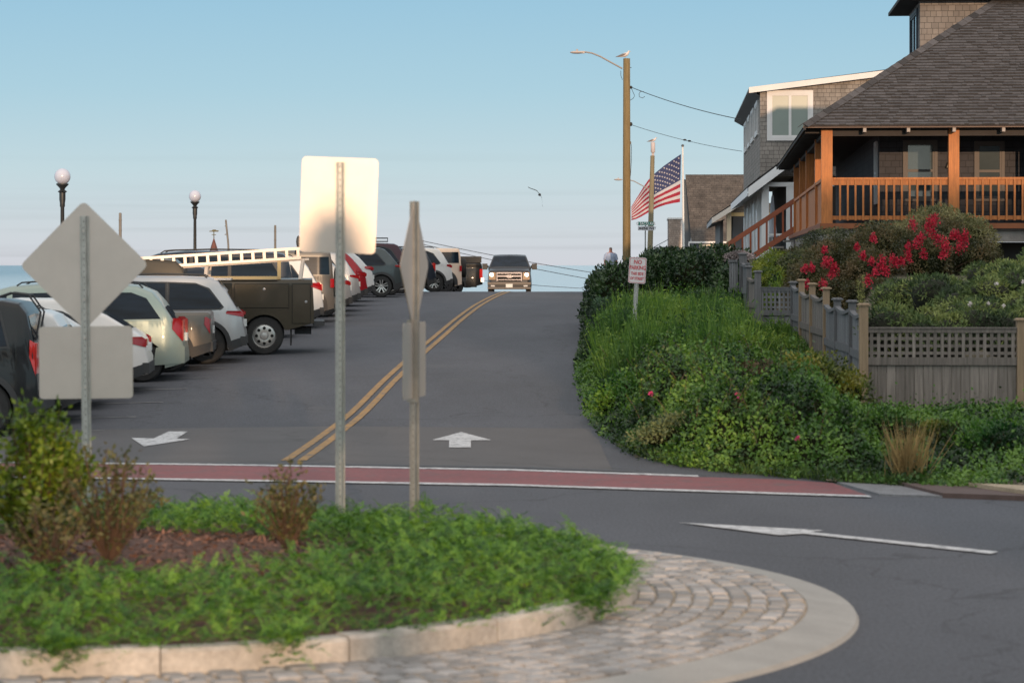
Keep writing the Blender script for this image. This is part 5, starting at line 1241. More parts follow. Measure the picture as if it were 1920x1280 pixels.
def dress(c, lampz=(.82, 1.0), lampx=.32, clad=True, wins=None, rails=True, spoiler=None, trim=None, rearwin=(.17, .36), lampm=redl, plate_z=True):
    if wins:
        for p in wins: win(c, p, trim=trim)
    if clad: c.cladding()
    a, b = lampz
    c.side('tail_lamp', [(.03, a), (lampx, a+(b-a)*.55), (lampx*.95, b), (.10, b), (.04, b-.04)], lampm, .012)
    c.side('tail_lamp', [(.03, a), (lampx, a+(b-a)*.55), (lampx*.95, b), (.10, b), (.04, b-.04)], lampm, .012, sides=(-1,))
    w_ = c.w(.05, a)
    for sg in (1, -1): mb = MB(); mb.box(-c.L/2+.02, -c.L/2+.10, min(sg*(w_-.30), sg*(w_-.03)), max(sg*(w_-.30), sg*(w_-.03)), a+.03, b-.04); mb.build('tail_lamp', [lampm], c.root)
    c.over('rear_window', rearwin[0], rearwin[1], -.9, .9, cglass)
    c.over('windscreen', c.px[-7]+.05 if len(c.px) > 12 else 3.0, c.px[-6]-.02 if len(c.px) > 12 else 3.6, -.92, .92, cglass)
    if plate_z: mb = MB(); mb.box(-c.L/2-.012, -c.L/2+.05, -.16, .16, .72, .86); mb.build('licence_plate', [platem], c.root)
    if rails: c.rail(.75, 2.7*c.L/4.6)
    c.mirror(c.xf-.62, c.belt+.05, c.body.data.materials[0])
    for x in (c.xr+.42, c.xr+1.25, c.xf-.52): c.seam(x, c.sill+.16, c.belt-.03)
    c.handle(c.xr+.62, c.belt-.14); c.handle(c.xr+1.48, c.belt-.14)
    c.side('headlamp', [(c.L-.5, .72), (c.L-.1, .66), (c.L-.1, .78), (c.L-.5, .86)], lensc, .01)
    if spoiler: mb = MB(); z = c.roof*.985; mb.box(spoiler[0]-c.L/2, spoiler[1]-c.L/2, -c.W/2*.70, c.W/2*.70, z-.035, z+.005); mb.build('spoiler', [c.body.data.materials[0]], c.root)
def W4(c, z0=None, z1=None, end=.46, pt=1.0, kick=.0):
    """window outlines of a 4-door wagon body with a rear quarter light"""
    z0 = z0 or c.belt+.03; z1 = z1 or c.roof-.12; a = c.xr; k = c.L/4.6
    return [[(end, z0+.07+kick), (end+.06, z0+.02), (a+.72, z0), (a+.72, z1), (end+.50, z1-.02), (end+.28, z1-.12)],
            [(a+.80, z0), (a+1.60, z0), (a+1.60, z1+.005), (a+.80, z1)],
            [(a+1.68, z0), (3.35*k, z0), (3.05*k, z1-.12), (2.75*k, z1-.02), (a+1.68, z1+.005)]]
# 1 black full-size SUV, nearest
c = Car(suv(5.25, 2.03, 1.93, 1.18, 0, .40, alloy, 6, .13, boxy=1, hood=1.2, dark=True)); loc, a = place_car(82, 37.2, 0, 1.5, 5.25, 2.03)
c.build('big black boxy SUV at the left edge of the photo, nearest of the parked row', 'car', loc, a, paint('black', (.008, .009, .011)))
c.top
dress(c, (.86, 1.36), .12, True, [[(.42, 1.28), (1.35, 1.25), (1.35, 1.74), (.55, 1.74)], [(1.5, 1.25), (2.5, 1.25), (2.5, 1.74), (1.5, 1.74)], [(2.6, 1.25), (3.7, 1.25), (3.3, 1.70), (2.6, 1.74)]], lampm=redlit, rearwin=(.055, .16))
mb = MB(); 
for y in (.55, .15): mb.tube([(-2.55, y, 1.35), (-2.62, y, 1.75), (-2.45, y, 1.99), (-2.2, y, 2.02), (-2.05, y, 1.97)], .014, 6)
mb.tube([(-2.45, .55, 1.99), (-2.45, .15, 1.99)], .014, 6); mb.build('rear_rack', [plast], c.root)
# 2 white SUV, 3 white hatchback, 4 white crossover coupe
c = Car(suv(4.6, 1.86, 1.70, 1.03, 0, .37, alloy, 5, .16)); loc, a = place_car(168, 39.6, .0, 1.0)
c.build('white SUV just behind the black one, its pale five spoke wheel showing', 'car', loc, a, paint('white', (.62, .62, .62))); dress(c, wins=W4(c), rails=True)
c = Car(suv(4.55, 1.80, 1.58, .98, .35, .34, alloy, 5, .18)); loc, a = place_car(205, 42.1, 0, .5, 4.55, 1.8)
c.build('white sloping hatchback hidden mostly by the square plaque of the left sign', 'car', loc, a, paint('white', (.62, .62, .62))); dress(c, wins=W4(c, end=.75), rails=False)
c = Car(suv(4.5, 1.86, 1.60, .98, .65, .37, alloyd, 5, .19)); loc, a = place_car(283, 44.8, 0, 0, 4.5)
c.build('white crossover coupe with red wrap tail lamp, right of the diamond sign', 'car', loc, a, paint('pearl_white', (.66, .63, .61)))
dress(c, (.80, .98), .42, True, [[(1.0, 1.20), (1.5, 1.05), (1.75, 1.01), (1.75, 1.44), (1.45, 1.38)], [(1.83, 1.01), (2.5, 1.01), (2.5, 1.47), (1.83, 1.45)], [(2.58, 1.01), (3.25, 1.01), (2.95, 1.36), (2.58, 1.47)]], rails=False, rearwin=(.30, .95))
# silver wagon with roof bars whose roof shows over the white cars
c = Car(suv(4.75, 1.84, 1.66, 1.0, 0, .36, alloy, 6, .16)); loc, a = place_car(258, 50.2, .12, 0, 4.75)
# 5 sea-green minivan
c = Car(dict(suv(5.1, 1.98, 1.75, 1.08, .05, .35, alloy, 6, .15, sill=.2), top=[(0, .5), (.03, .70), (.08, .96), (.22, 1.12), (.42, 1.42), (.58, 1.60), (.85, 1.71), (1.5, 1.75), (2.4, 1.755), (3.1, 1.70), (3.4, 1.62), (4.25, 1.14), (4.4, 1.08), (4.75, .95), (4.95, .82), (5.05, .66), (5.1, .5)]))
c.xr = .74; loc, a = place_car(351, 47.6, 0, .5, 5.1, 1.98)
sgm = paint('sea_green', (.31, .36, .32), .35)
c.build('pale sea green minivan with a tall red tail lamp', 'minivan', loc, a, sgm)
dress(c, (.72, 1.14), .22, False, [[(.42, 1.13), (2.15, 1.10), (2.15, 1.60), (.95, 1.60), (.68, 1.50)], [(2.25, 1.13), (3.05, 1.13), (3.05, 1.58), (2.25, 1.60)], [(3.15, 1.13), (4.0, 1.13), (3.55, 1.50), (3.15, 1.57)]], trim=sgm)
for x in (1.2, 2.2): mb = MB(); mb.tube([(x-2.55, -.75, 1.80), (x-2.55, .75, 1.80)], .018, 6); mb.build('roof_bar', [plast], c.root)
c.side('bumper', [(.0, .34), (.55, .30), (.5, .62), (.0, .64)], sgm, .018)
# silver-blue wagon: roof racks seen above the white cars
c = Car(suv(4.7, 1.84, 1.72, 1.02, 0, .36, alloy, 6, .16)); loc, a = place_car(385, 51.8-1.7, .0, 0, 4.7)
# 6 small grey-brown pickup
pk = dict(L=5.07, W=1.84, roof=1.72, belt=1.10, r=.36, rim=alloyd, spokes=5, inset=.15, xr=.80, xf=4.12, sill=.27, dark=True, boxy=1,
          top=[(0, .60), (.03, 1.10), (.08, 1.13), (1.28, 1.13), (1.36, 1.15), (1.46, 1.52), (1.6, 1.68), (1.9, 1.72), (2.6, 1.725), (3.0, 1.66), (3.75, 1.17), (3.85, 1.12), (4.6, 1.04), (4.95, .92), (5.03, .72), (5.07, .55)])
c = Car(pk); loc, a = place_car(402, 50.1, 0, .5, 5.07, 1.84)
c.build('compact brownish grey pickup truck with an upright red tail lamp', 'pickup truck', loc, a, paint('taupe', (.13, .115, .10), .4))
dress(c, (.72, 1.04), .14, True, [[(1.62, 1.16), (2.35, 1.15), (2.35, 1.60), (1.75, 1.58)], [(2.43, 1.15), (3.4, 1.15), (3.0, 1.55), (2.43, 1.60)]], rails=False, rearwin=(1.38, 1.55))
# 7 silver SUV
c = Car(suv(4.7, 1.88, 1.70, 1.04, .05, .375, alloyd, 5, .16)); loc, a = place_car(463, 52.3, 0, 0, 4.7, 1.88)
c.build('silver SUV between the taupe pickup and the brown utility truck', 'car', loc, a, paint('silver', (.42, .42, .43), .45)); dress(c, (.92, 1.04), .38, True, W4(c, end=.45), spoiler=(.28, .62), trim=plast)
# 8 utility truck with ladder rack
pk2 = dict(L=6.1, W=2.06, roof=1.98, belt=1.25, r=.40, rim=alloy, spokes=8, inset=.12, xr=1.02, xf=4.95, sill=.52, dark=True, boxy=1,
           top=[(0, 1.0), (.03, 1.56), (2.45, 1.56), (2.5, 1.30), (2.62, 1.30), (2.68, 1.8), (2.85, 1.95), (3.6, 2.0), (4.1, 1.93), (4.65, 1.36), (4.8, 1.30), (5.6, 1.22), (5.9, 1.1), (6.05, .85), (6.1, .6)])
brn = paint('dark_bronze', (.042, .034, .023), .2, .35)
c = Car(pk2); loc, a = place_car(590, 55.0, 0, 0, 6.1, 2.06); c.inset = .12
c.w = lambda x, z, c=c: (1.03 if x < 2.47 else 1.0)*(1 if x < 2.47 or z < 1.25 else 1-.12*(z-1.25)/.7)*(1 if x < 5.3 else 1-.1*((x-5.3)/.8)**2)
c.build('dark bronze utility truck with ladder rack and silver eight hole wheel', 'utility truck', loc, a, brn, name='utility_truck')
U = c
for x0, x1, z0_, z1_ in ((.08, .44, .66, 1.46), (.52, 1.62, .98, 1.46), (1.70, 2.38, .62, 1.46)):
    c.side('compartment_door', [(x0, z0_), (x1, z0_), (x1, z1_), (x0, z1_)], brn, .014, rows=2, n=3)
    c.side('door_gap', [(x0-.012, z0_-.012), (x1+.012, z0_-.012), (x1+.012, z1_+.012), (x0-.012, z1_+.012)], gapm, .004, rows=2, n=3)
for x, z in ((1.02, 1.36), (.16, 1.10)): mb = MB(); mb.lathe([(.03, 0), (.028, .014), (.0, .016)], (x-3.05, c.w(x, z)+.016, z), 10, 'y'); mb.build('latch', [chrome], c.root)
mb = MB(); mb.lathe([(.055, 0), (.05, .006)], (1.92-3.05, c.w(2, 1)+.015, .93), 12, 'y'); mb.build('fuel_cap', [gapm], c.root)
c.arch(c.xr, brn, .06); c.side('tail_lamp', [(.02, 1.40), (.06, 1.40), (.06, 1.44), (.02, 1.44)], redl, .02)
mb = MB(); mb.box(-3.05-.22, -3.05+.02, -.98, .98, .60, .70); mb.box(-3.05+.05, -3.05+.4, -.5, .5, .42, .56); mb.build('rear_bumper', [plast], c.root)

for y0_ in (-.95, .7): mb = MB(); mb.box(-3.05+.46, -3.05+.49, y0_, y0_+.25, .20, .62); mb.build('mud_flap', [tyre_m], c.root)
rack_m = mat('rack_white', (.58, .50, .44), .5, var=.1, vs=3); rack_t = mat('rack_sunlit_tan', (.50, .36, .17), .55)  # tan of the bed rail has its yellow sunlight mixed in
mb = MB(); cx = 3.05
for sg in (1, -1):
    mb.bar((.28-cx, sg*.92, 1.56), (.22-cx, sg*.80, 1.97), .07, .05); mb.bar((2.25-cx, sg*.92, 1.3), (2.2-cx, sg*.80, 1.85), .07, .05)
    mb.bar((.1-cx, sg*.80, 1.98), (2.9-cx, sg*.80, 1.80), .04, .04)
for x, z in ((.22, 1.97), (2.2, 1.85)): mb.bar((x-cx, -.8, z), (x-cx, .8, z), .04)
mb.build('ladder_rack', [rack_m], c.root)
mb = MB(); mb.box(.75-cx, 2.42-cx, .99, 1.06, 1.56, 1.625); mb.box(.68-cx, .75-cx, .9, .98, 1.56, 1.95); mb.build('side_rail', [rack_t], c.root)
mb = MB()
for sg in (1,): 
    z0_, z1_ = 1.80, 2.05; k = 21
    mb.box(.15-cx, 4.95-cx, .83, .87, z0_, z0_+.055); mb.box(.15-cx, 4.95-cx, .83, .87, z1_-.055, z1_)
    for i in range(k): x = .20+i*(4.65/(k-1)); mb.box(x-.03-cx, x+.03-cx, .838, .862, z0_+.055, z1_-.055)
    mb.box(.15-cx, 4.95-cx, .40, .44, z1_-.055, z1_); 
    for i in range(k): x = .20+i*(4.65/(k-1)); mb.box(x-.02-cx, x+.02-cx, .44, .83, z1_-.045, z1_-.02)
lad = mb.build('ladder', [mat('ladder_aluminium', (.62, .55, .50), .45, .3, var=.1, vs=3)]); lad.location = loc; lad.rotation_euler = (0, R(3.6), a); tag(lad, 'long pale extension ladder tied on edge along the utility truck rack', 'ladder')
mb = MB(); mb.tube([(0, 0, 0), (.02, 0, .10), (.05, 0, .16)], .018, 6); mb.ell((.07, 0, .27), (.05, .03, .13), 8, 6)
q = P(556, 463, 55.9); o = mb.build('work_lamp', [plast], smooth=True); o.location = q-Vector((.03, 0, .16)); tag(o, 'small dark work lamp on a stalk above the ladder end', 'lamp')
# 9.. vehicles behind the utility truck and on up the hill
navy = paint('dark_navy', (.018, .024, .038), .2); dgrey = paint('slate_grey', (.062, .075, .080), .4)
silv = paint('silver', (.42, .42, .43), .45); whit = paint('white', (.62, .62, .62)); redp_ = paint('deep_red', (.30, .012, .02), .2)
def std(px, d, spec, label, pm, cat='car', yaw=0, dz=0, **kw):
    c = Car(spec); loc, a = place_car(px, d, dz, yaw, spec['L'], spec['W']); c.build(label, cat, loc, a, pm)
    e = kw.pop('end', .48+spec['top'][5][0]-.48); dress(c, wins=W4(c, end=e), **kw); return c
std(430, 58.6, suv(5.0, 1.95, 1.80, 1.12, 0, .38, alloy, 6, .15), 'dark SUV roof and windows seen above the silver SUV', navy)
std(556, 61.6, suv(5.3, 2.0, 2.02, 1.22, 0, .39, alloy, 6, .14, boxy=1), 'tall dark van-like SUV seen through the utility truck rack', navy, rearwin=(.055, .16))
std(608, 66.0, suv(4.8, 1.9, 1.80, 1.10, .05, .37, alloyd, 5, .16), 'white SUV whose rear corner shows right behind the utility truck', whit, lampz=(.95, 1.15))
# dark jeep with a square back
jp = dict(suv(4.4, 1.86, 1.88, 1.16, 0, .41, alloyd, 5, .06, boxy=1, hood=1.2), top=[(0, .6), (.02, 1.15), (.05, 1.55), (.10, 1.84), (.2, 1.87), (1.5, 1.88), (2.5, 1.86), (2.6, 1.82), (2.95, 1.28), (3.0, 1.22), (4.1, 1.12), (4.3, .95), (4.38, .7), (4.4, .6)])
def jeep(px, d, pm, label, top_m=None, spare=True):
    c = Car(jp); loc, a = place_car(px, d, 0, 0, 4.4, 1.86); c.build(label, 'off-road car', loc, a, pm)
    for p in ([(.12, 1.26), (.85, 1.26), (.85, 1.72), (.14, 1.72)], [(.98, 1.24), (1.65, 1.24), (1.65, 1.72), (.98, 1.72)], [(1.75, 1.24), (2.6, 1.24), (2.4, 1.72), (1.75, 1.72)]): win(c, p, trim=pm)
    for xc in (c.xr, c.xf): c.arch(xc, plast, .13)
    mb = MB(); mb.lathe([(.02, 0), (.25, .0), (.38, .02), (.40, .08), (.40, .18), (.36, .22), (.02, .22)], (0, 0, 0), 24, 'y'); o = mb.build('spare_wheel', [tyre_m], c.root, smooth=True); o.rotation_euler = (0, 0, R(90)); o.location = (-2.2, -.0, 1.05)
    c.side('tail_lamp', [(.0, .92), (.10, .92), (.10, 1.15), (.0, 1.15)], redl, .05)
    mb = MB(); mb.box(-2.38, -2.15, -.8, .8, .5, .66); mb.build('rear_bumper', [plast], c.root); c.mirror(2.7, 1.3)
jeep(628, 69.3, paint('dusty_grey', (.11, .105, .10), .2), 'boxy dark off-road car with a spare wheel, left of the tall sign post')
std(661, 73.0, suv(4.5, 1.84, 1.66, 1.0, .2, .36, alloyd, 5, .17), 'silver hatchback with bluish glass just right of the tall sign post', silv, lampz=(.86, 1.0))
std(677, 76.4, suv(4.7, 1.88, 1.72, 1.04, .1, .37, alloy, 5, .17), 'silver crossover with a red wrap lamp, between another silver car and a red one', silv, lampz=(.95, 1.06))
std(690, 80.6, suv(4.6, 1.86, 1.72, 1.04, .2, .37, alloyd, 5, .17), 'deep red SUV tucked between silver and white cars', redp_, lampz=(.9, 1.05), rails=False)
std(703, 85.2, suv(4.6, 1.84, 1.68, 1.04, .25, .36, alloy, 5, .17), 'white hatchback with a sloping back, just left of the slate grey SUV', whit, lampz=(1.0, 1.14), rails=False)
std(757, 91.5, suv(4.6, 1.90, 1.70, 1.06, .15, .375, alloy, 5, .17), 'slate grey SUV with silver five spoke wheel, left of the edge-on sign', dgrey, lampz=(1.0, 1.1), lampx=.3)
c = std(772, 95.6, suv(4.9, 1.95, 1.86, 1.14, 0, .38, alloy, 5, .15), 'dark maroon SUV with a loaded roof basket behind the slate grey SUV', paint('maroon', (.04, .012, .022), .2), rails=False)
mb = MB()
for z in (1.93, 2.05):
    for y in (.6, -.6): mb.tube([(-1.6, y, z), (.9, y, z)], .018, 6)
    for x in (-1.6, .9): mb.tube([(x, -.6, z), (x, .6, z)], .018, 6)
for i in range(7): mb.tube([(-1.6+i*.416, .6, 1.9), (-1.6+i*.416, .6, 2.05)], .014, 5); mb.tube([(-1.6+i*.416, -.6, 1.93), (-1.6+i*.416, .6, 1.93)], .014, 5)
mb.build('roof_basket', [plast], c.root)
std(790, 100.2, suv(4.6, 1.88, 1.70, 1.05, 0, .37, alloy, 8, .16), 'dark blue car hidden behind the edge-on sign but for its bright wheel', navy)
std(818, 104.2, suv(4.7, 1.88, 1.72, 1.06, 0, .37, alloy, 5, .16), 'navy SUV with red tail lamp just left of the white one', navy, lampz=(.8, 1.15), lampx=.12, lampm=redlit)
std(849, 107.6, suv(4.8, 1.92, 1.78, 1.10, .05, .39, alloy, 5, .16), 'white SUV with dark glass near the crest, next to the cream off-road car', whit, lampz=(.98, 1.12), lampx=.25)
jeep(866, 111.4, paint('cream', (.66, .52, .42)), 'cream off-road car at the crest between the white SUV and black pickup')
pk3 = dict(pk, L=5.8, W=2.0, roof=1.92, belt=1.28, r=.42, xr=1.25, xf=4.8, sill=.35, top=[(0, .70), (.03, 1.36), (.08, 1.40), (.30, 1.42), (1.82, 1.42), (1.9, 1.42), (2.0, 1.72), (2.15, 1.88), (2.5, 1.92), (3.3, 1.925), (3.6, 1.86), (4.4, 1.36), (4.5, 1.30), (5.3, 1.22), (5.65, 1.0), (5.75, .8), (5.8, .6)])
c = Car(pk3); loc, a = place_car(906, 115.0, 0, 2, 5.8, 2.0); c.build('black pickup truck at the crest just left of the oncoming truck', 'pickup truck', loc, a, paint('black', (.012, .014, .018)))
c.side('tail_lamp', [(.0, .75), (.13, .75), (.13, 1.15), (.0, 1.15)], redlit, .03)
mb = MB(); mb.box(-2.95, -2.82, -1.02, 1.02, .60, .78); mb.build('rear_bumper', [chrome], c.root)
for p in ([(2.2, 1.33), (3.0, 1.33), (3.0, 1.78), (2.3, 1.78)], [(3.1, 1.33), (4.15, 1.33), (3.6, 1.74), (3.1, 1.78)]): win(c, p)
c.arch(c.xr, plast, .06); mb = MB(); mb.box(-2.85, -.95, -.9, .9, 1.425, 1.70); mb.build('bed_cover', [mat('black_canvas', (.03, .03, .03), .7, var=.3, vs=3)], c.root)

# ------------------------------------------------------------------ oncoming pickup truck
pf = dict(L=5.85, W=2.02, roof=1.96, belt=1.30, r=.42, rim=alloy, spokes=6, inset=.25, xr=1.25, xf=4.85, sill=.36, dark=True, boxy=1,
          top=[(0, .70), (.03, 1.36), (.08, 1.38), (1.85, 1.38), (1.95, 1.42), (2.05, 1.75), (2.2, 1.91), (2.5, 1.95), (3.3, 1.965), (3.62, 1.90), (4.32, 1.42), (4.42, 1.36), (5.2, 1.30), (5.6, 1.24), (5.72, 1.16), (5.78, .95), (5.85, .62)])
c = Car(pf); q = P(956, 520, 122.0); gm = paint('dark_magnetic_grey', (.022, .021, .023), .2)
c.build('dark grey pickup truck with lit headlamps coming over the crest', 'pickup truck', (q.x, 122.0+2.9, H(q.x, 122.5)+.12), R(-90.6), gm, name='pickup_truck')
for sg in (1, -1):
    for p in ([(2.3, 1.36), (3.0, 1.36), (3.0, 1.80), (2.4, 1.80)], [(3.1, 1.36), (4.0, 1.36), (3.5, 1.78), (3.1, 1.82)]): c.side('window', p, cglass, .006, sides=(sg,))
c.over('windscreen', 3.60, 4.33, -.97, .97, cglass, marg=.06)
c.mirror(4.05, 1.42)
for sg in (1, -1):
    mb = MB(); mb.box(4.0-2.925, 4.12-2.925, sg*1.03 if sg > 0 else -1.27, 1.27 if sg > 0 else -1.03, 1.28, 1.56); mb.build('mirror', [plast], c.root)
mb = MB(); xf = 5.85-2.925
mb.box(xf-.10, xf-.012, -.56, .56, .74, 1.18); gr_ = mb.build('grille', [gapm], c.root)
mb = MB(); mb.box(xf-.03, xf+.012, -.54, .54, 1.10, 1.16); mb.box(xf-.03, xf+.035, -.55, .55, .955, 1.02); mb.box(xf-.03, xf+.012, -.54, .54, .80, .84); mb.box(xf-.03, xf+.02, -.58, -.54, .76, 1.16); mb.box(xf-.03, xf+.02, .54, .58, .76, 1.16); mb.build('grille_bar', [mat('grille_chrome', (.12, .12, .14), .25, 1.0)], gr_)
mb = MB(); mb.cm = 0; ell_ = [(xf+.036, .15*math.cos(t), .975+.062*math.sin(t)) for t in np.linspace(0, 2*math.pi, 28, endpoint=False)]; mb.prism(ell_, (.012, 0, 0)); mb.cm = 1; ell2 = [(xf+.049, .138*math.cos(t), .975+.052*math.sin(t)) for t in np.linspace(0, 2*math.pi, 28, endpoint=False)]; mb.prism(ell2, (.004, 0, 0))
mb.cm = 0; V, Fc_ = text_faces('Ford', .085); mb.add([(xf+.0545, v.x, .975+v.y) for v in V], Fc_); mb.build('badge', [chrome, mat('badge_blue', (.01, .02, .10), .3)], gr_)
hl_on = mat('headlamp_lit', (1, .9, .75), .2, emit=(1.0, .78, .52), es=14.0); amber = mat('amber_lens', (.05, .03, .02), .3, emit=(1.0, .4, .1), es=.10)
for sg in (1, -1):
    mb = MB(); y0, y1 = sorted((sg*.62, sg*.93)); mb.box(xf-.16, xf-.03, y0, y1, .82, 1.16); hlp = mb.build('headlamp', [amber], c.root)
    mb = MB(); mb.ell((xf-.03, sg*.80, 1.05), (.03, .085, .075), 10, 6); mb.build('bulb', [hl_on], hlp, smooth=True)
mb = MB(); mb.box(xf-.12, xf+.05, -.99, .99, .60, .71); mb.box(xf-.12, xf+.03, -.99, .99, .40, .47); mb.build('front_bumper', [mat('dark_bumper_chrome', (.03, .03, .033), .35, .6)], c.root)
mb = MB(); mb.box(xf-.12, xf+.02, -.96, .96, .471, .599); mb.build('bumper_valance', [plast], c.root)
mb = MB(); mb.box(xf+.03, xf+.062, -.155, .155, .47, .63); mb.build('licence_plate', [platem], c.root)
for sg in (1, -1): mb = MB(); y0, y1 = sorted((sg*.66, sg*.84)); mb.box(xf+.02, xf+.03, y0, y1, .51, .57); mb.build('fog_lamp', [lensc], c.root)
mb = MB(); mb.add([(.2-.0, .32, 1.96), (.34, .32, 1.96), (.24, .33, 2.05), (.2, .31, 1.96)], [(0, 1, 2), (3, 2, 1)]); mb.build('roof_fin', [plast], c.root)

# ------------------------------------------------------------------ lamp posts on the sea wall
blk = mat('black_cast_iron', (.018, .020, .022), .45, var=.1, vs=6); globe = mat('opal_globe', (.46, .48, .58), .25, coat=.4)
def globe_lamp(px, pyc, rpx, d, label, n=1):
    q = P(px, pyc, d); rg = rpx/F*d; zb = H(q.x, d); r_ = thing('globe_street_lamp', label, 'street lamp', (q.x, d, zb), 0, 'globe lamps along the sea wall'); h = q.z-zb
    mb = MB(); mb.lathe([(.16, 0), (.16, .12), (.12, .16), (.10, .7), (.075, .78), (.062, 1.0), (.052, h-rg-.62), (.07, h-rg-.58), (.07, h-rg-.50), (.085, h-rg-.40), (.085, h-rg-.22), (.13, h-rg-.19), (.06, h-rg-.13), (.09, h-rg-.08), (.17, h-rg+.0), (.165, h-rg+.03)], (0, 0, 0), 14); mb.build('post', [blk], r_, smooth=True)
    mb = MB(); mb.ell((0, 0, h), (rg, rg, rg), 20, 14); mb.build('globe', [globe], r_, smooth=True)
globe_lamp(117, 331, 15.3, 72, 'tall black lamp post with a white globe, the nearer and left one')
globe_lamp(365.5, 368, 11.5, 97, 'black lamp post with a white globe, the farther and right one')
pole_g = mat('weathered_grey_pole', (.17, .155, .14), .9, var=.3, vs=3, stretch=(8, 8, .6))
for px, pt, w_, d, lab in ((225.5, 399, 5.5, 118, 'short thick grey piling end seen right of the diamond sign'), (423.5, 412, 3.6, 140, 'thin leaning grey pole between the steeple roof and the tall sign'), (516, 422, 4.2, 136, 'short grey pole just left of the tall rectangular sign')):
    q = P(px, pt, d); ww = w_/F*d/2; lean = .4 if px == 423.5 else 0; zb = -3
    mb = MB(); mb.tube([(q.x+lean, d, zb), (q.x+lean*.3, d, q.z-1.2), (q.x, d, q.z-.05), (q.x, d, q.z)], [ww*1.15, ww*1.03, ww, ww*.7], 10)
    for z in (q.z-.35, q.z-.8): mb.lathe([(ww*1.12, 0), (ww*1.12, .05)], (q.x, d, z), 10)
    o = mb.build('timber_pole', [pole_g], smooth=True); tag(o, lab, 'pole')
# small steeple roofed kiosk with a weathervane
d = 120; q = P(401, 447, d); r_ = thing('kiosk', 'small kiosk with a pointed dark red roof and a weathervane', 'kiosk', (q.x, d, H(q.x, d))); h = q.z-H(q.x, d); k = d/F
mb = MB(); mb.lathe([(.50, h-1.35), (8*k, h-23*k), (0.02, h)][::1], (0, 0, 0), 6); mb.build('roof', [mat('dark_red_shingle', (.13, .05, .04), .8, var=.25, vs=5)], r_)
mb = MB()
for i in range(6): a_ = math.pi/3*i; mb.box(.38*math.cos(a_)-.04, .38*math.cos(a_)+.04, .38*math.sin(a_)-.04, .38*math.sin(a_)+.04, 0, h-1.33)
mb.build('post', [trim], r_)
mb = MB(); mb.tube([(0, 0, h-.05), (0, 0, h+14*k)], .02, 6); mb.bar((-4*k, 0, h+7*k), (4*k, 0, h+7*k), .03); mb.bar((0, -4*k, h+7*k), (0, 4*k, h+7*k), .03)
mb.prism([(-9*k, 0, h+14*k), (-8*k, 0, h+12.5*k), (8*k, 0, h+12.5*k), (9*k, 0, h+15*k), (5*k, 0, h+15*k), (3*k, 0, h+16.5*k), (-2*k, 0, h+16.5*k), (-4*k, 0, h+14.5*k)], (0, .06, 0)); mb.build('weathervane', [mat('verdigris_bronze', (.10, .09, .04), .7)], r_)

# ------------------------------------------------------------------ utility poles, lamps, wires, gulls
polem = mat('treated_pole', (.19, .135, .062), .9, var=.3, vs=2.5, bump=.4, bs=20, stretch=(9, 9, .5), var2=.15, v2s=12)
galvl = mat('lamp_arm_steel', (.30, .27, .25), .6, .3)
def gull(px, py, d, label, sc=1.0, face=1):
    q = P(px, py, d); r_ = thing('gull', label, 'bird', q); r_.scale = (sc*face, sc, sc)
    mb = MB(); pts = [(-.30, 0, .055), (-.22, 0, .075), (-.12, 0, .10), (-.02, 0, .125), (.07, 0, .16), (.11, 0, .20), (.125, 0, .245), (.15, 0, .265), (.175, 0, .262)]
    mb.tube(pts, [.010, .030, .058, .075, .065, .045, .036, .034, .014], 12); mb.build('body', [mat('gull_white', (.62, .54, .52), .8)], r_, smooth=True)
    mb = MB(); 
    for sg in (1, -1): mb.tube([(-.36, sg*.02, .05), (-.22, sg*.045, .09), (-.08, sg*.068, .135), (.03, sg*.062, .165)], [.006, .026, .042, .015], 8)
    mb.build('wing', [mat('gull_grey', (.17, .15, .15), .8)], r_, smooth=True)
    mb = MB(); mb.tube([(.175, 0, .262), (.215, 0, .252)], [.011, .004], 6); mb.build('bill', [mat('bill_yellow', (.5, .35, .06), .6)], r_)
    mb = MB(); mb.tube([(0, .02, 0), (0, .02, .07)], .005, 5); mb.tube([(.015, -.02, 0), (0, -.02, .07)], .005, 5); mb.build('leg', [mat('gull_leg', (.4, .25, .2), .7)], r_)
d = 100; q = P(1175, 110, d); zb = H(q.x, d); h = q.z-zb
r_ = thing('utility_pole', 'tall brown wooden utility pole with a street lamp arm to the left', 'utility pole', (q.x, d, zb))
mb = MB(); mb.tube([(0, 0, -.3), (0, 0, h*.5), (0, 0, h-.01), (0, 0, h)], [.155, .143, .128, .12], 14); mb.build('pole', [polem], r_, smooth=True)
def rel(px, py, dd=0): return P(px, py, d+dd)-Vector((q.x, d, zb))
mb = MB(); mb.tube([rel(1167, 129), rel(1145, 117), rel(1125, 106), rel(1110, 100), rel(1098, 98), rel(1094, 98)], .030, 8); mb.build('lamp_arm', [galvl], r_, smooth=True)
mb = MB(); c0 = rel(1082, 98.6); mb.ell(c0, (.27, .13, .055), 14, 8); mb.box(c0.x-.02, c0.x+.28, c0.y-.06, c0.y+.06, c0.z-.04, c0.z+.045); mb.lathe([(.035, .05), (.035, .12)], c0, 8); mb.build('lamp_head', [mat('lamp_head_grey', (.42, .36, .33), .6)], r_, smooth=True)
mb = MB(); mb.tube([rel(1164, 133), rel(1164, 142), rel(1167, 150)], .010, 5); mb.tube([rel(1181.5, 127), rel(1184, 127)], .012, 5); mb.box(*[v for t in ((.14, .17), (-.03, .03), (h-3.2, h-3.12)) for v in t])
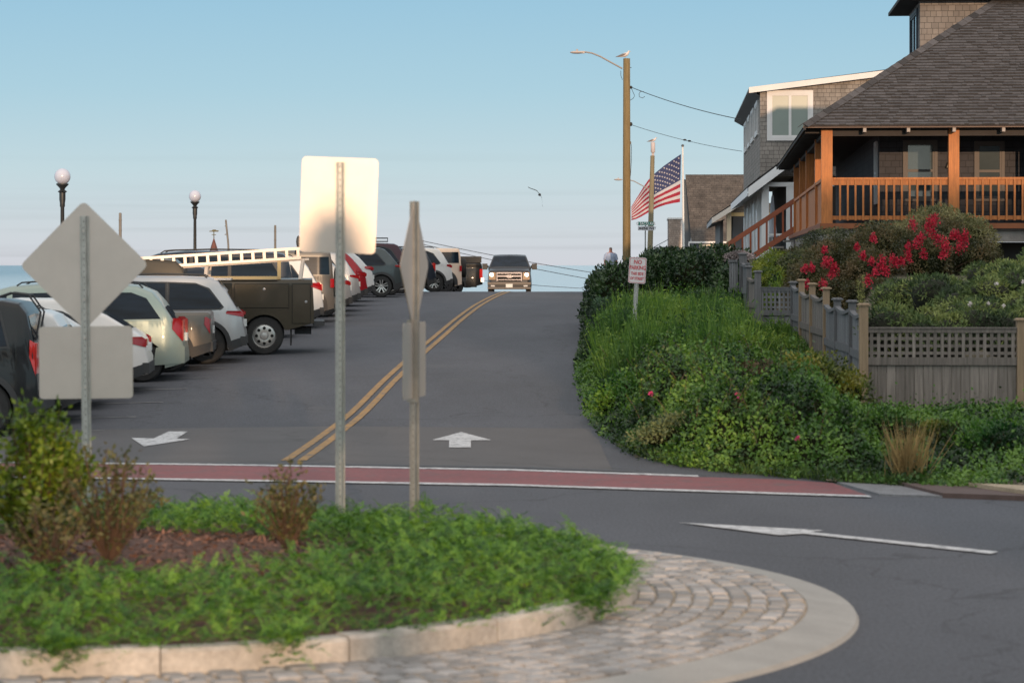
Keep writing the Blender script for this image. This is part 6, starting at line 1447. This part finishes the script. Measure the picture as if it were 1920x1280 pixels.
mb.tube([rel(1184, 166), rel(1190, 180), rel(1187, 185), rel(1182, 188)], .010, 5); mb.tube([rel(1182, 265), rel(1184, 275), rel(1184, 300), rel(1182, 330)], .010, 5); mb.ell(rel(1183, 164), (.06, .06, .06), 8, 6); mb.ell(rel(1183, 233), (.06, .06, .08), 8, 6); mb.build('hardware', [blk], r_)
gull(1172, 110-.3, 100, 'pale grey and white gull standing on top of the tall utility pole', 1.0)
d = 139; q = P(1223.5, 292, d); zb = H(q.x, d); h = q.z-zb
r_ = thing('utility_pole', 'thinner grey green utility pole carrying a pale antenna, beside the flag', 'utility pole', (q.x-.02, d, zb))
mb = MB(); mb.tube([(-.16, 0, -.3), (-.06, 0, h*.5), (.02, 0, h)], [.15, .135, .11], 12); mb.build('pole', [mat('grey_green_pole', (.20, .17, .11), .9, var=.3, vs=2.5, stretch=(9, 9, .5))], r_, smooth=True)
mb = MB(); mb.lathe([(.10, h+.16), (.115, h+.18), (.115, h+.68), (.10, h+.70)], (.04, 0, 0), 12); mb.tube([(.04, 0, h-.05), (.04, 0, h+.16)], .04, 6); mb.tube([(.10, 0, h-.3), (.09, 0, h+.17)], .02, 5); mb.tube([(-.04, 0, h-.3), (.0, 0, h+.17)], .02, 5); mb.build('antenna', [mat('antenna_grey', (.46, .40, .40), .6)], r_, smooth=True)
mb = MB(); mb.tube([rel(1221, 357), rel(1205, 348), rel(1190, 340), rel(1180, 337), rel(1170, 336)], .026, 8); mb.build('lamp_arm', [galvl], r_, smooth=True)
mb = MB(); c0 = rel(1160, 336.8); mb.ell(c0, (.23, .12, .05), 12, 8); mb.lathe([(.03, .04), (.03, .10)], c0, 8); mb.build('lamp_head', [mat('lamp_head_grey', (.42, .36, .33), .6)], r_, smooth=True)
gull(1225, 267.5, 139, 'small grey gull standing on the antenna of the second pole', .95)
cable_m = mat('cable_black', (.02, .022, .025), .7)
def cable(name, a, b, sag, r, label):
    a, b = Vector(a), Vector(b); mb = MB(); n = 16
    mb.tube([a.lerp(b, i/n)-Vector((0, 0, sag*4*(i/n)*(1-i/n))) for i in range(n+1)], r, 5); o = mb.build(name, [cable_m], smooth=True); tag(o, label, 'cable'); return o
cable('overhead_cable', P(1184, 164, 100), P(1388, 224, 88.5), .10, .014, 'upper cable from the tall pole to the tan house')
cable('overhead_cable', P(1183, 234, 100), P(1392, 284, 100), .10, .009, 'lower thin cable from the tall pole toward the tan house')
mb = MB(); mb.tube([P(1207, 172, 98.8), P(1201, 172, 98.8), P(1198, 176, 98.8), P(1199, 182, 98.8), P(1205, 184, 98.8), P(1209, 181, 98.8)], .011, 5); o = mb.build('cable_loop', [cable_m]); tag(o, 'drooping loop of spare cable near the tall pole', 'cable')
mb = MB(); 
for px, py in ((1284, 262.5), (1292.5, 264.5)): mb.ell(P(px, py, 100), (.07, .05, .035), 8, 6)
o = mb.build('cable_splice', [cable_m]); tag(o, 'pair of small splices on the lower thin cable', 'cable fitting')
cable('overhead_cable', P(780, 449, 185), P(1150, 517, 185), .12, .022, 'upper of the two cables crossing low behind the oncoming pickup')
cable('overhead_cable', P(780, 455, 185), P(1150, 531, 185), .12, .022, 'lower of the two cables crossing low behind the oncoming pickup')
cable('overhead_cable', P(880, 523, 190), P(1150, 543, 190), .1, .018, 'lowest faint cable just above the road crest')
# gull in flight, wings edge-on
q = P(1012, 365, 90); r_ = thing('flying_gull', 'gull banking in flight above the road, wings edge-on', 'bird', q); k = 90/F
mb = MB(); mb.tube([(-1.5*k, 0, 0), (0, .03, .0), (1.5*k, .1, .01)], [.02, .05, .02], 8); mb.ell((-1.5*k, -.05, -.01), (.03, .07, .03), 8, 6); mb.build('body', [mat('gull_shade', (.10, .10, .10), .8)], r_, smooth=True)
def wing(pts):
    V = []; Fc = []
    for i, (x, z, c_) in enumerate(pts): V += [(x*k, -c_, z*k), (x*k, c_, z*k-.008), (x*k, 0, z*k+.016)]
    for i in range(len(pts)-1): a_ = 3*i; Fc += [(a_, a_+3, a_+5, a_+2), (a_+2, a_+5, a_+4, a_+1), (a_+1, a_+4, a_+3, a_)]
    link_mesh('wing', V, Fc, mat('gull_shade', (.10, .10, .10), .8), r_, smooth=True)
wing([(0, 0, .10), (-2, 3, .10), (-5, 7, .09), (-10, 9.2, .07), (-16, 11, .05), (-22, 14, .01)])
wing([(0, 0, .10), (2.5, -3, .10), (4, -7, .09), (4.6, -13, .07), (4.6, -19, .05), (5.8, -23, .01)])

# ------------------------------------------------------------------ street name sign
d = 132; q = P(1210, 480, d); zb = H(q.x, d); k = d/F
r_ = thing('street_name_sign', 'green street name blade above a white one way arrow on a thin post', 'road sign', (q.x, d, zb)); h = P(0, 416, d).z-zb
mb = MB(); mb.tube([(0, 0, 0), (0, 0, h)], .032, 8); mb.build('post', [galvd], r_, smooth=True)
V, Fc_ = text_faces('O SACO AVE', .21, bold=.006, sx=.78)
mb = MB(); mb.box(-14*k, 16.5*k, -.05, -.04, h-7*k, h); mb.cm = 1; mb.add([(v.x+.02, -.053, v.y+h-3.6*k) for v in V], Fc_); mb.build('name_blade', [mat('sign_green', (.005, .17, .13), .5), sgw], r_)
V, Fc_ = text_faces('ONE WAY', .20, bold=.006, sx=.76)
mb = MB(); mb.box(-14*k, 16.5*k, -.05, -.04, h-16*k, h-8.5*k); mb.cm = 1; mb.add([(v.x+.17, -.053, v.y+h-12.4*k) for v in V], Fc_)
mb.add([(-13*k, -.053, h-12.3*k), (-9.5*k, -.053, h-14.5*k), (-9.5*k, -.053, h-13.2*k), (-5*k, -.053, h-13.2*k), (-5*k, -.053, h-11.4*k), (-9.5*k, -.053, h-11.4*k), (-9.5*k, -.053, h-10*k)], [(0, 1, 2, 3, 4, 5, 6)]); mb.build('one_way_plate', [mat('plate_grey_white', (.45, .45, .50), .6), cable_m], r_)

# ------------------------------------------------------------------ flag and flagpole
d = 146; q = P(1280, 275, d); zb = H(q.x, d); r_ = thing('flagpole', 'slim white flagpole with a silver ball, in front of the brown roof', 'flagpole', (q.x, d, zb)); h = q.z-zb
mb = MB(); mb.tube([(.06, 0, 0), (0, 0, h)], [.07, .045], 10); mb.build('pole', [mat('flagpole_white', (.6, .6, .6), .4)], r_, smooth=True)
mb = MB(); mb.ell((0, 0, h+.05), (.08, .08, .08), 10, 8); mb.build('finial', [mat('finial_grey', (.12, .12, .13), .3, .8)], r_, smooth=True)
TOPC = [(1277, 289), (1262, 299), (1245, 311), (1228, 325), (1216, 337), (1207, 350), (1199, 364), (1191, 377), (1184, 388)]
BOTC = [(1275, 379), (1262, 381), (1248, 384), (1233, 389), (1220, 396), (1210, 402), (1201, 407), (1192, 411), (1184, 413)]
def crv(P_, u): i = min(len(P_)-2, int(u*(len(P_)-1))); f = u*(len(P_)-1)-i; return (P_[i][0]*(1-f)+P_[i+1][0]*f, P_[i][1]*(1-f)+P_[i+1][1]*f)
fo = P(1277, 289, d)
def fpt(u, v):
    a, b = crv(TOPC, u), crv(BOTC, u); vv = v+.05*math.sin(v*math.pi)*math.sin(u*5)
    p = P(a[0]*(1-vv)+b[0]*vv, a[1]*(1-vv)+b[1]*vv, d); p.y += .30*math.sin(u*9.5+v*2.5)*min(1, u*3)+.35*u; return p-fo
NU, NV = 44, 26; V = [fpt(i/NU, j/NV) for i in range(NU+1) for j in range(NV+1)]; Fc = []; mi = []
for i in range(NU):
    for j in range(NV):
        a_ = i*(NV+1)+j; Fc.append((a_, a_+1, a_+NV+2, a_+NV+1)); stripe = j//2; mi.append(2 if (i < NU*.42 and stripe < 7) else (0 if stripe % 2 == 0 else 1))
for row in range(9):
    for col in range(6 if row % 2 == 0 else 5):
        u = (.42/12)*(1+2*col+(row % 2)); v = (7/13)/10*(row+1); c_ = fpt(u, v); n_ = (fpt(u+.01, v)-c_).cross(fpt(u, v+.01)-c_).normalized()
        if n_.y > 0: n_ = -n_
        c_ = c_+n_*.02; b = len(V)
        for s_ in range(10): aa = math.pi/2+s_*math.pi/5; rr_ = .062 if s_ % 2 == 0 else .027; V.append(c_+Vector((rr_*math.cos(aa), 0, rr_*math.sin(aa))))
        Fc.append(tuple(range(b, b+10))); mi.append(1)
o = link_mesh('flag', V, Fc, [mat('flag_red', (.36, .018, .045), .75, transl=.35), mat('flag_white', (.58, .55, .57), .75, transl=.35), mat('flag_blue', (.035, .045, .12), .75, transl=.25)], mi=mi, smooth=True); o.location = fo; tag(o, 'large American flag blowing to the left from its pole', 'flag')

# ------------------------------------------------------------------ people
skin = mat('sunburnt_skin', (.38, .16, .12), .6); 
def person(loc, rz, label, shirt, hair, trousers, sc=1.0):
    me = bpy.data.meshes.new('person'); J = [(0, 0, .93, .13, .10), (0, 0, 1.12, .13, .10), (0, 0, 1.32, .16, .10), (0, 0, 1.44, .10, .07), (0, .01, 1.52, .052, .055), (0, .0, 1.60, .075, .085), (0, -.0, 1.70, .062, .07)]
    V = [(j[0], j[1], j[2]) for j in J]; Rr = [(j[3], j[4]) for j in J]; E_ = [(i, i+1) for i in range(6)]
    for sg in (1, -1):
        b = len(V); V += [(sg*.17, 0, 1.41), (sg*.24, .01, 1.14), (sg*.22, -.10, .93), (sg*.20, -.15, .87)]; Rr += [(.055, .055), (.043, .043), (.033, .033), (.03, .04)]; E_ += [(3, b), (b, b+1), (b+1, b+2), (b+2, b+3)]
        b = len(V); V += [(sg*.09, 0, .86), (sg*.10, -.01, .48), (sg*.10, .03, .09), (sg*.11, -.13, .04)]; Rr += [(.09, .09), (.06, .06), (.042, .045), (.035, .03)]; E_ += [(0, b), (b, b+1), (b+1, b+2), (b+2, b+3)]
    me.from_pydata(V, E_, []); o = bpy.data.objects.new('person', me); C.objects.link(o)
    md = o.modifiers.new('skin', 'SKIN'); 
    for i, r in enumerate(Rr): me.skin_vertices[0].data[i].radius = r
    me.skin_vertices[0].data[0].use_root = True; o.modifiers.new('sub', 'SUBSURF').levels = 1; o.modifiers['sub'].render_levels = 1
    bpy.context.view_layer.update(); m2 = bpy.data.meshes.new_from_object(o.evaluated_get(bpy.context.evaluated_depsgraph_get())); bpy.data.objects.remove(o)
    m2.materials.clear()
    for m in (skin, trousers, hair): m2.materials.append(m)
    mi = []
    for p in m2.polygons: z = p.center.z; mi.append(1 if z < .92 and abs(p.center.x) < .17 and z > .08 else (2 if (z > 1.62 and p.center.y > -.01) or z > 1.72 else 0))
    m2.polygons.foreach_set('material_index', mi); m2.polygons.foreach_set('use_smooth', [True]*len(m2.polygons))
    o = bpy.data.objects.new('person', m2); C.objects.link(o); o.location = loc; o.rotation_euler = (0, 0, rz); o.scale = (sc,)*3; tag(o, label, 'person')
    mb = MB(); mb.lathe([(.17, .84), (.175, .95), (.172, 1.1), (.19, 1.28), (.18, 1.38), (.12, 1.46), (.06, 1.49)], (0, 0, 0), 16)
    mb.v = [Vector((v.x*1.12, v.y*.74, v.z)) for v in mb.v]
    for sg in (1, -1): mb.tube([(sg*.13, 0, 1.42), (sg*.20, .005, 1.36), (sg*.245, .01, 1.18)], [.075, .072, .062], 10)
    mb.build('shirt', [shirt], o, smooth=True, sharp=60); return o
qp = P(1145, 0, 103)
person((qp.x, 103, H(qp.x, 103)), math.pi, 'person in a light blue shirt seen from behind, beside the tall pole', mat('light_blue_shirt', (.30, .36, .50), .8), mat('grey_hair', (.16, .13, .12), .9), mat('dark_trousers', (.05, .05, .06), .9), .96)
qp = P(368, 0, 90); zt_ = P(0, 464.5, 90).z
person((qp.x, 90, H(qp.x, 90)), R(20), 'person whose reddish head shows above the ladder beside the farther globe lamp', mat('dark_shirt', (.05, .05, .06), .8), mat('red_brown_hair', (.12, .03, .02), .9), mat('dark_trousers', (.05, .05, .06), .9), (zt_-H(qp.x, 90))/1.77)

# ------------------------------------------------------------------ added out of view behind the camera: a building and trees shaped to cast shade
SHADE_INN = thing('shade_inn', 'added three storey shingled building behind the photographer, out of view, for shade', 'house', (12.0, -34, 0))
mb = MB(); mb.box(0, 34, -10, 0, 0, 11.2); mb.build('wall', [shw], SHADE_INN, uv=True)
mb = MB(); mb.prism([(-.5, .5, 11.2), (-.5, -10.5, 11.2), (-.5, -5, 14.6)], (35, 0, 0)); mb.build('roof', [roofm], SHADE_INN)
for fl in range(3):
    for i in range(7):
        mb = MB(); x0, z0 = 1.8+i*4.6, 1.1+fl*3.5; mb.box(x0, x0+1.4, .003, .05, z0, z0+.1); mb.box(x0, x0+1.4, .003, .05, z0+1.6, z0+1.7); mb.box(x0, x0+.1, .003, .05, z0+.1, z0+1.6); mb.box(x0+1.3, x0+1.4, .003, .05, z0+.1, z0+1.6)
        f_ = mb.build('window', [trim], SHADE_INN); mb = MB(); mb.box(x0+.1, x0+1.3, .003, .02, z0+.1, z0+1.6); mb.build('pane', [glassd], f_)
def shade_tree(x, y, lobes, label, seed, trunk_h):
    r_ = bush('shade_tree', label, 'tree', lobes, 9000, .16, dark_m, seed=seed, core=.8)
    mb = MB(); mb.tube([(0, 0, -.2), (.03, 0, trunk_h*.5), (0, 0, trunk_h)], [.16, .12, .09], 8); mb.build('trunk', [polem], r_, smooth=True)
shade_tree(0, -12, [((.3, -12, 5.7), (1.6, 1.3, 1.75)), ((-.9, -12, 5.9), (1.3, 1.2, 1.7))], 'leafy tree added behind the photographer to shade the left sign', 41, 5.5)
for i_, (x_, z_, rx_) in enumerate(((1.0, 10.5, 3.0), (6.6, 10.3, 3.2), (-4.5, 10.6, 2.6))):
    shade_tree(x_, -34, [((x_, -34, z_), (rx_, 1.6, 1.15)), ((x_+.8, -34, z_+.3), (rx_*.6, 1.5, 1.3))], ('flat topped tall pine', 'wider flat topped pine', 'narrower flat topped pine')[i_]+' added far behind the photographer to shade the cars', 50+i_, 10)
shade_tree(11.5, -34, [((11.6, -34, 16.2), (3.4, 1.8, 2.3)), ((10.6, -34, 15.2), (3.0, 1.6, 1.8)), ((10.8, -34, 12.7), (2.9, 1.6, 1.7)), ((15.3, -34, 16.9), (2.0, 1.5, 1.8))], 'very tall pine added behind the photographer to shade the far cars', 60, 15)
shade_tree(2.7, -12, [((2.62, -12, 4.9), (.54, .5, .75)), ((2.65, -12, 5.35), (.34, .4, .45)), ((2.65, -12, 5.82), (.13, .25, .33))], 'small narrow tree added behind the photographer to shade the tall sign', 42, 5.0)
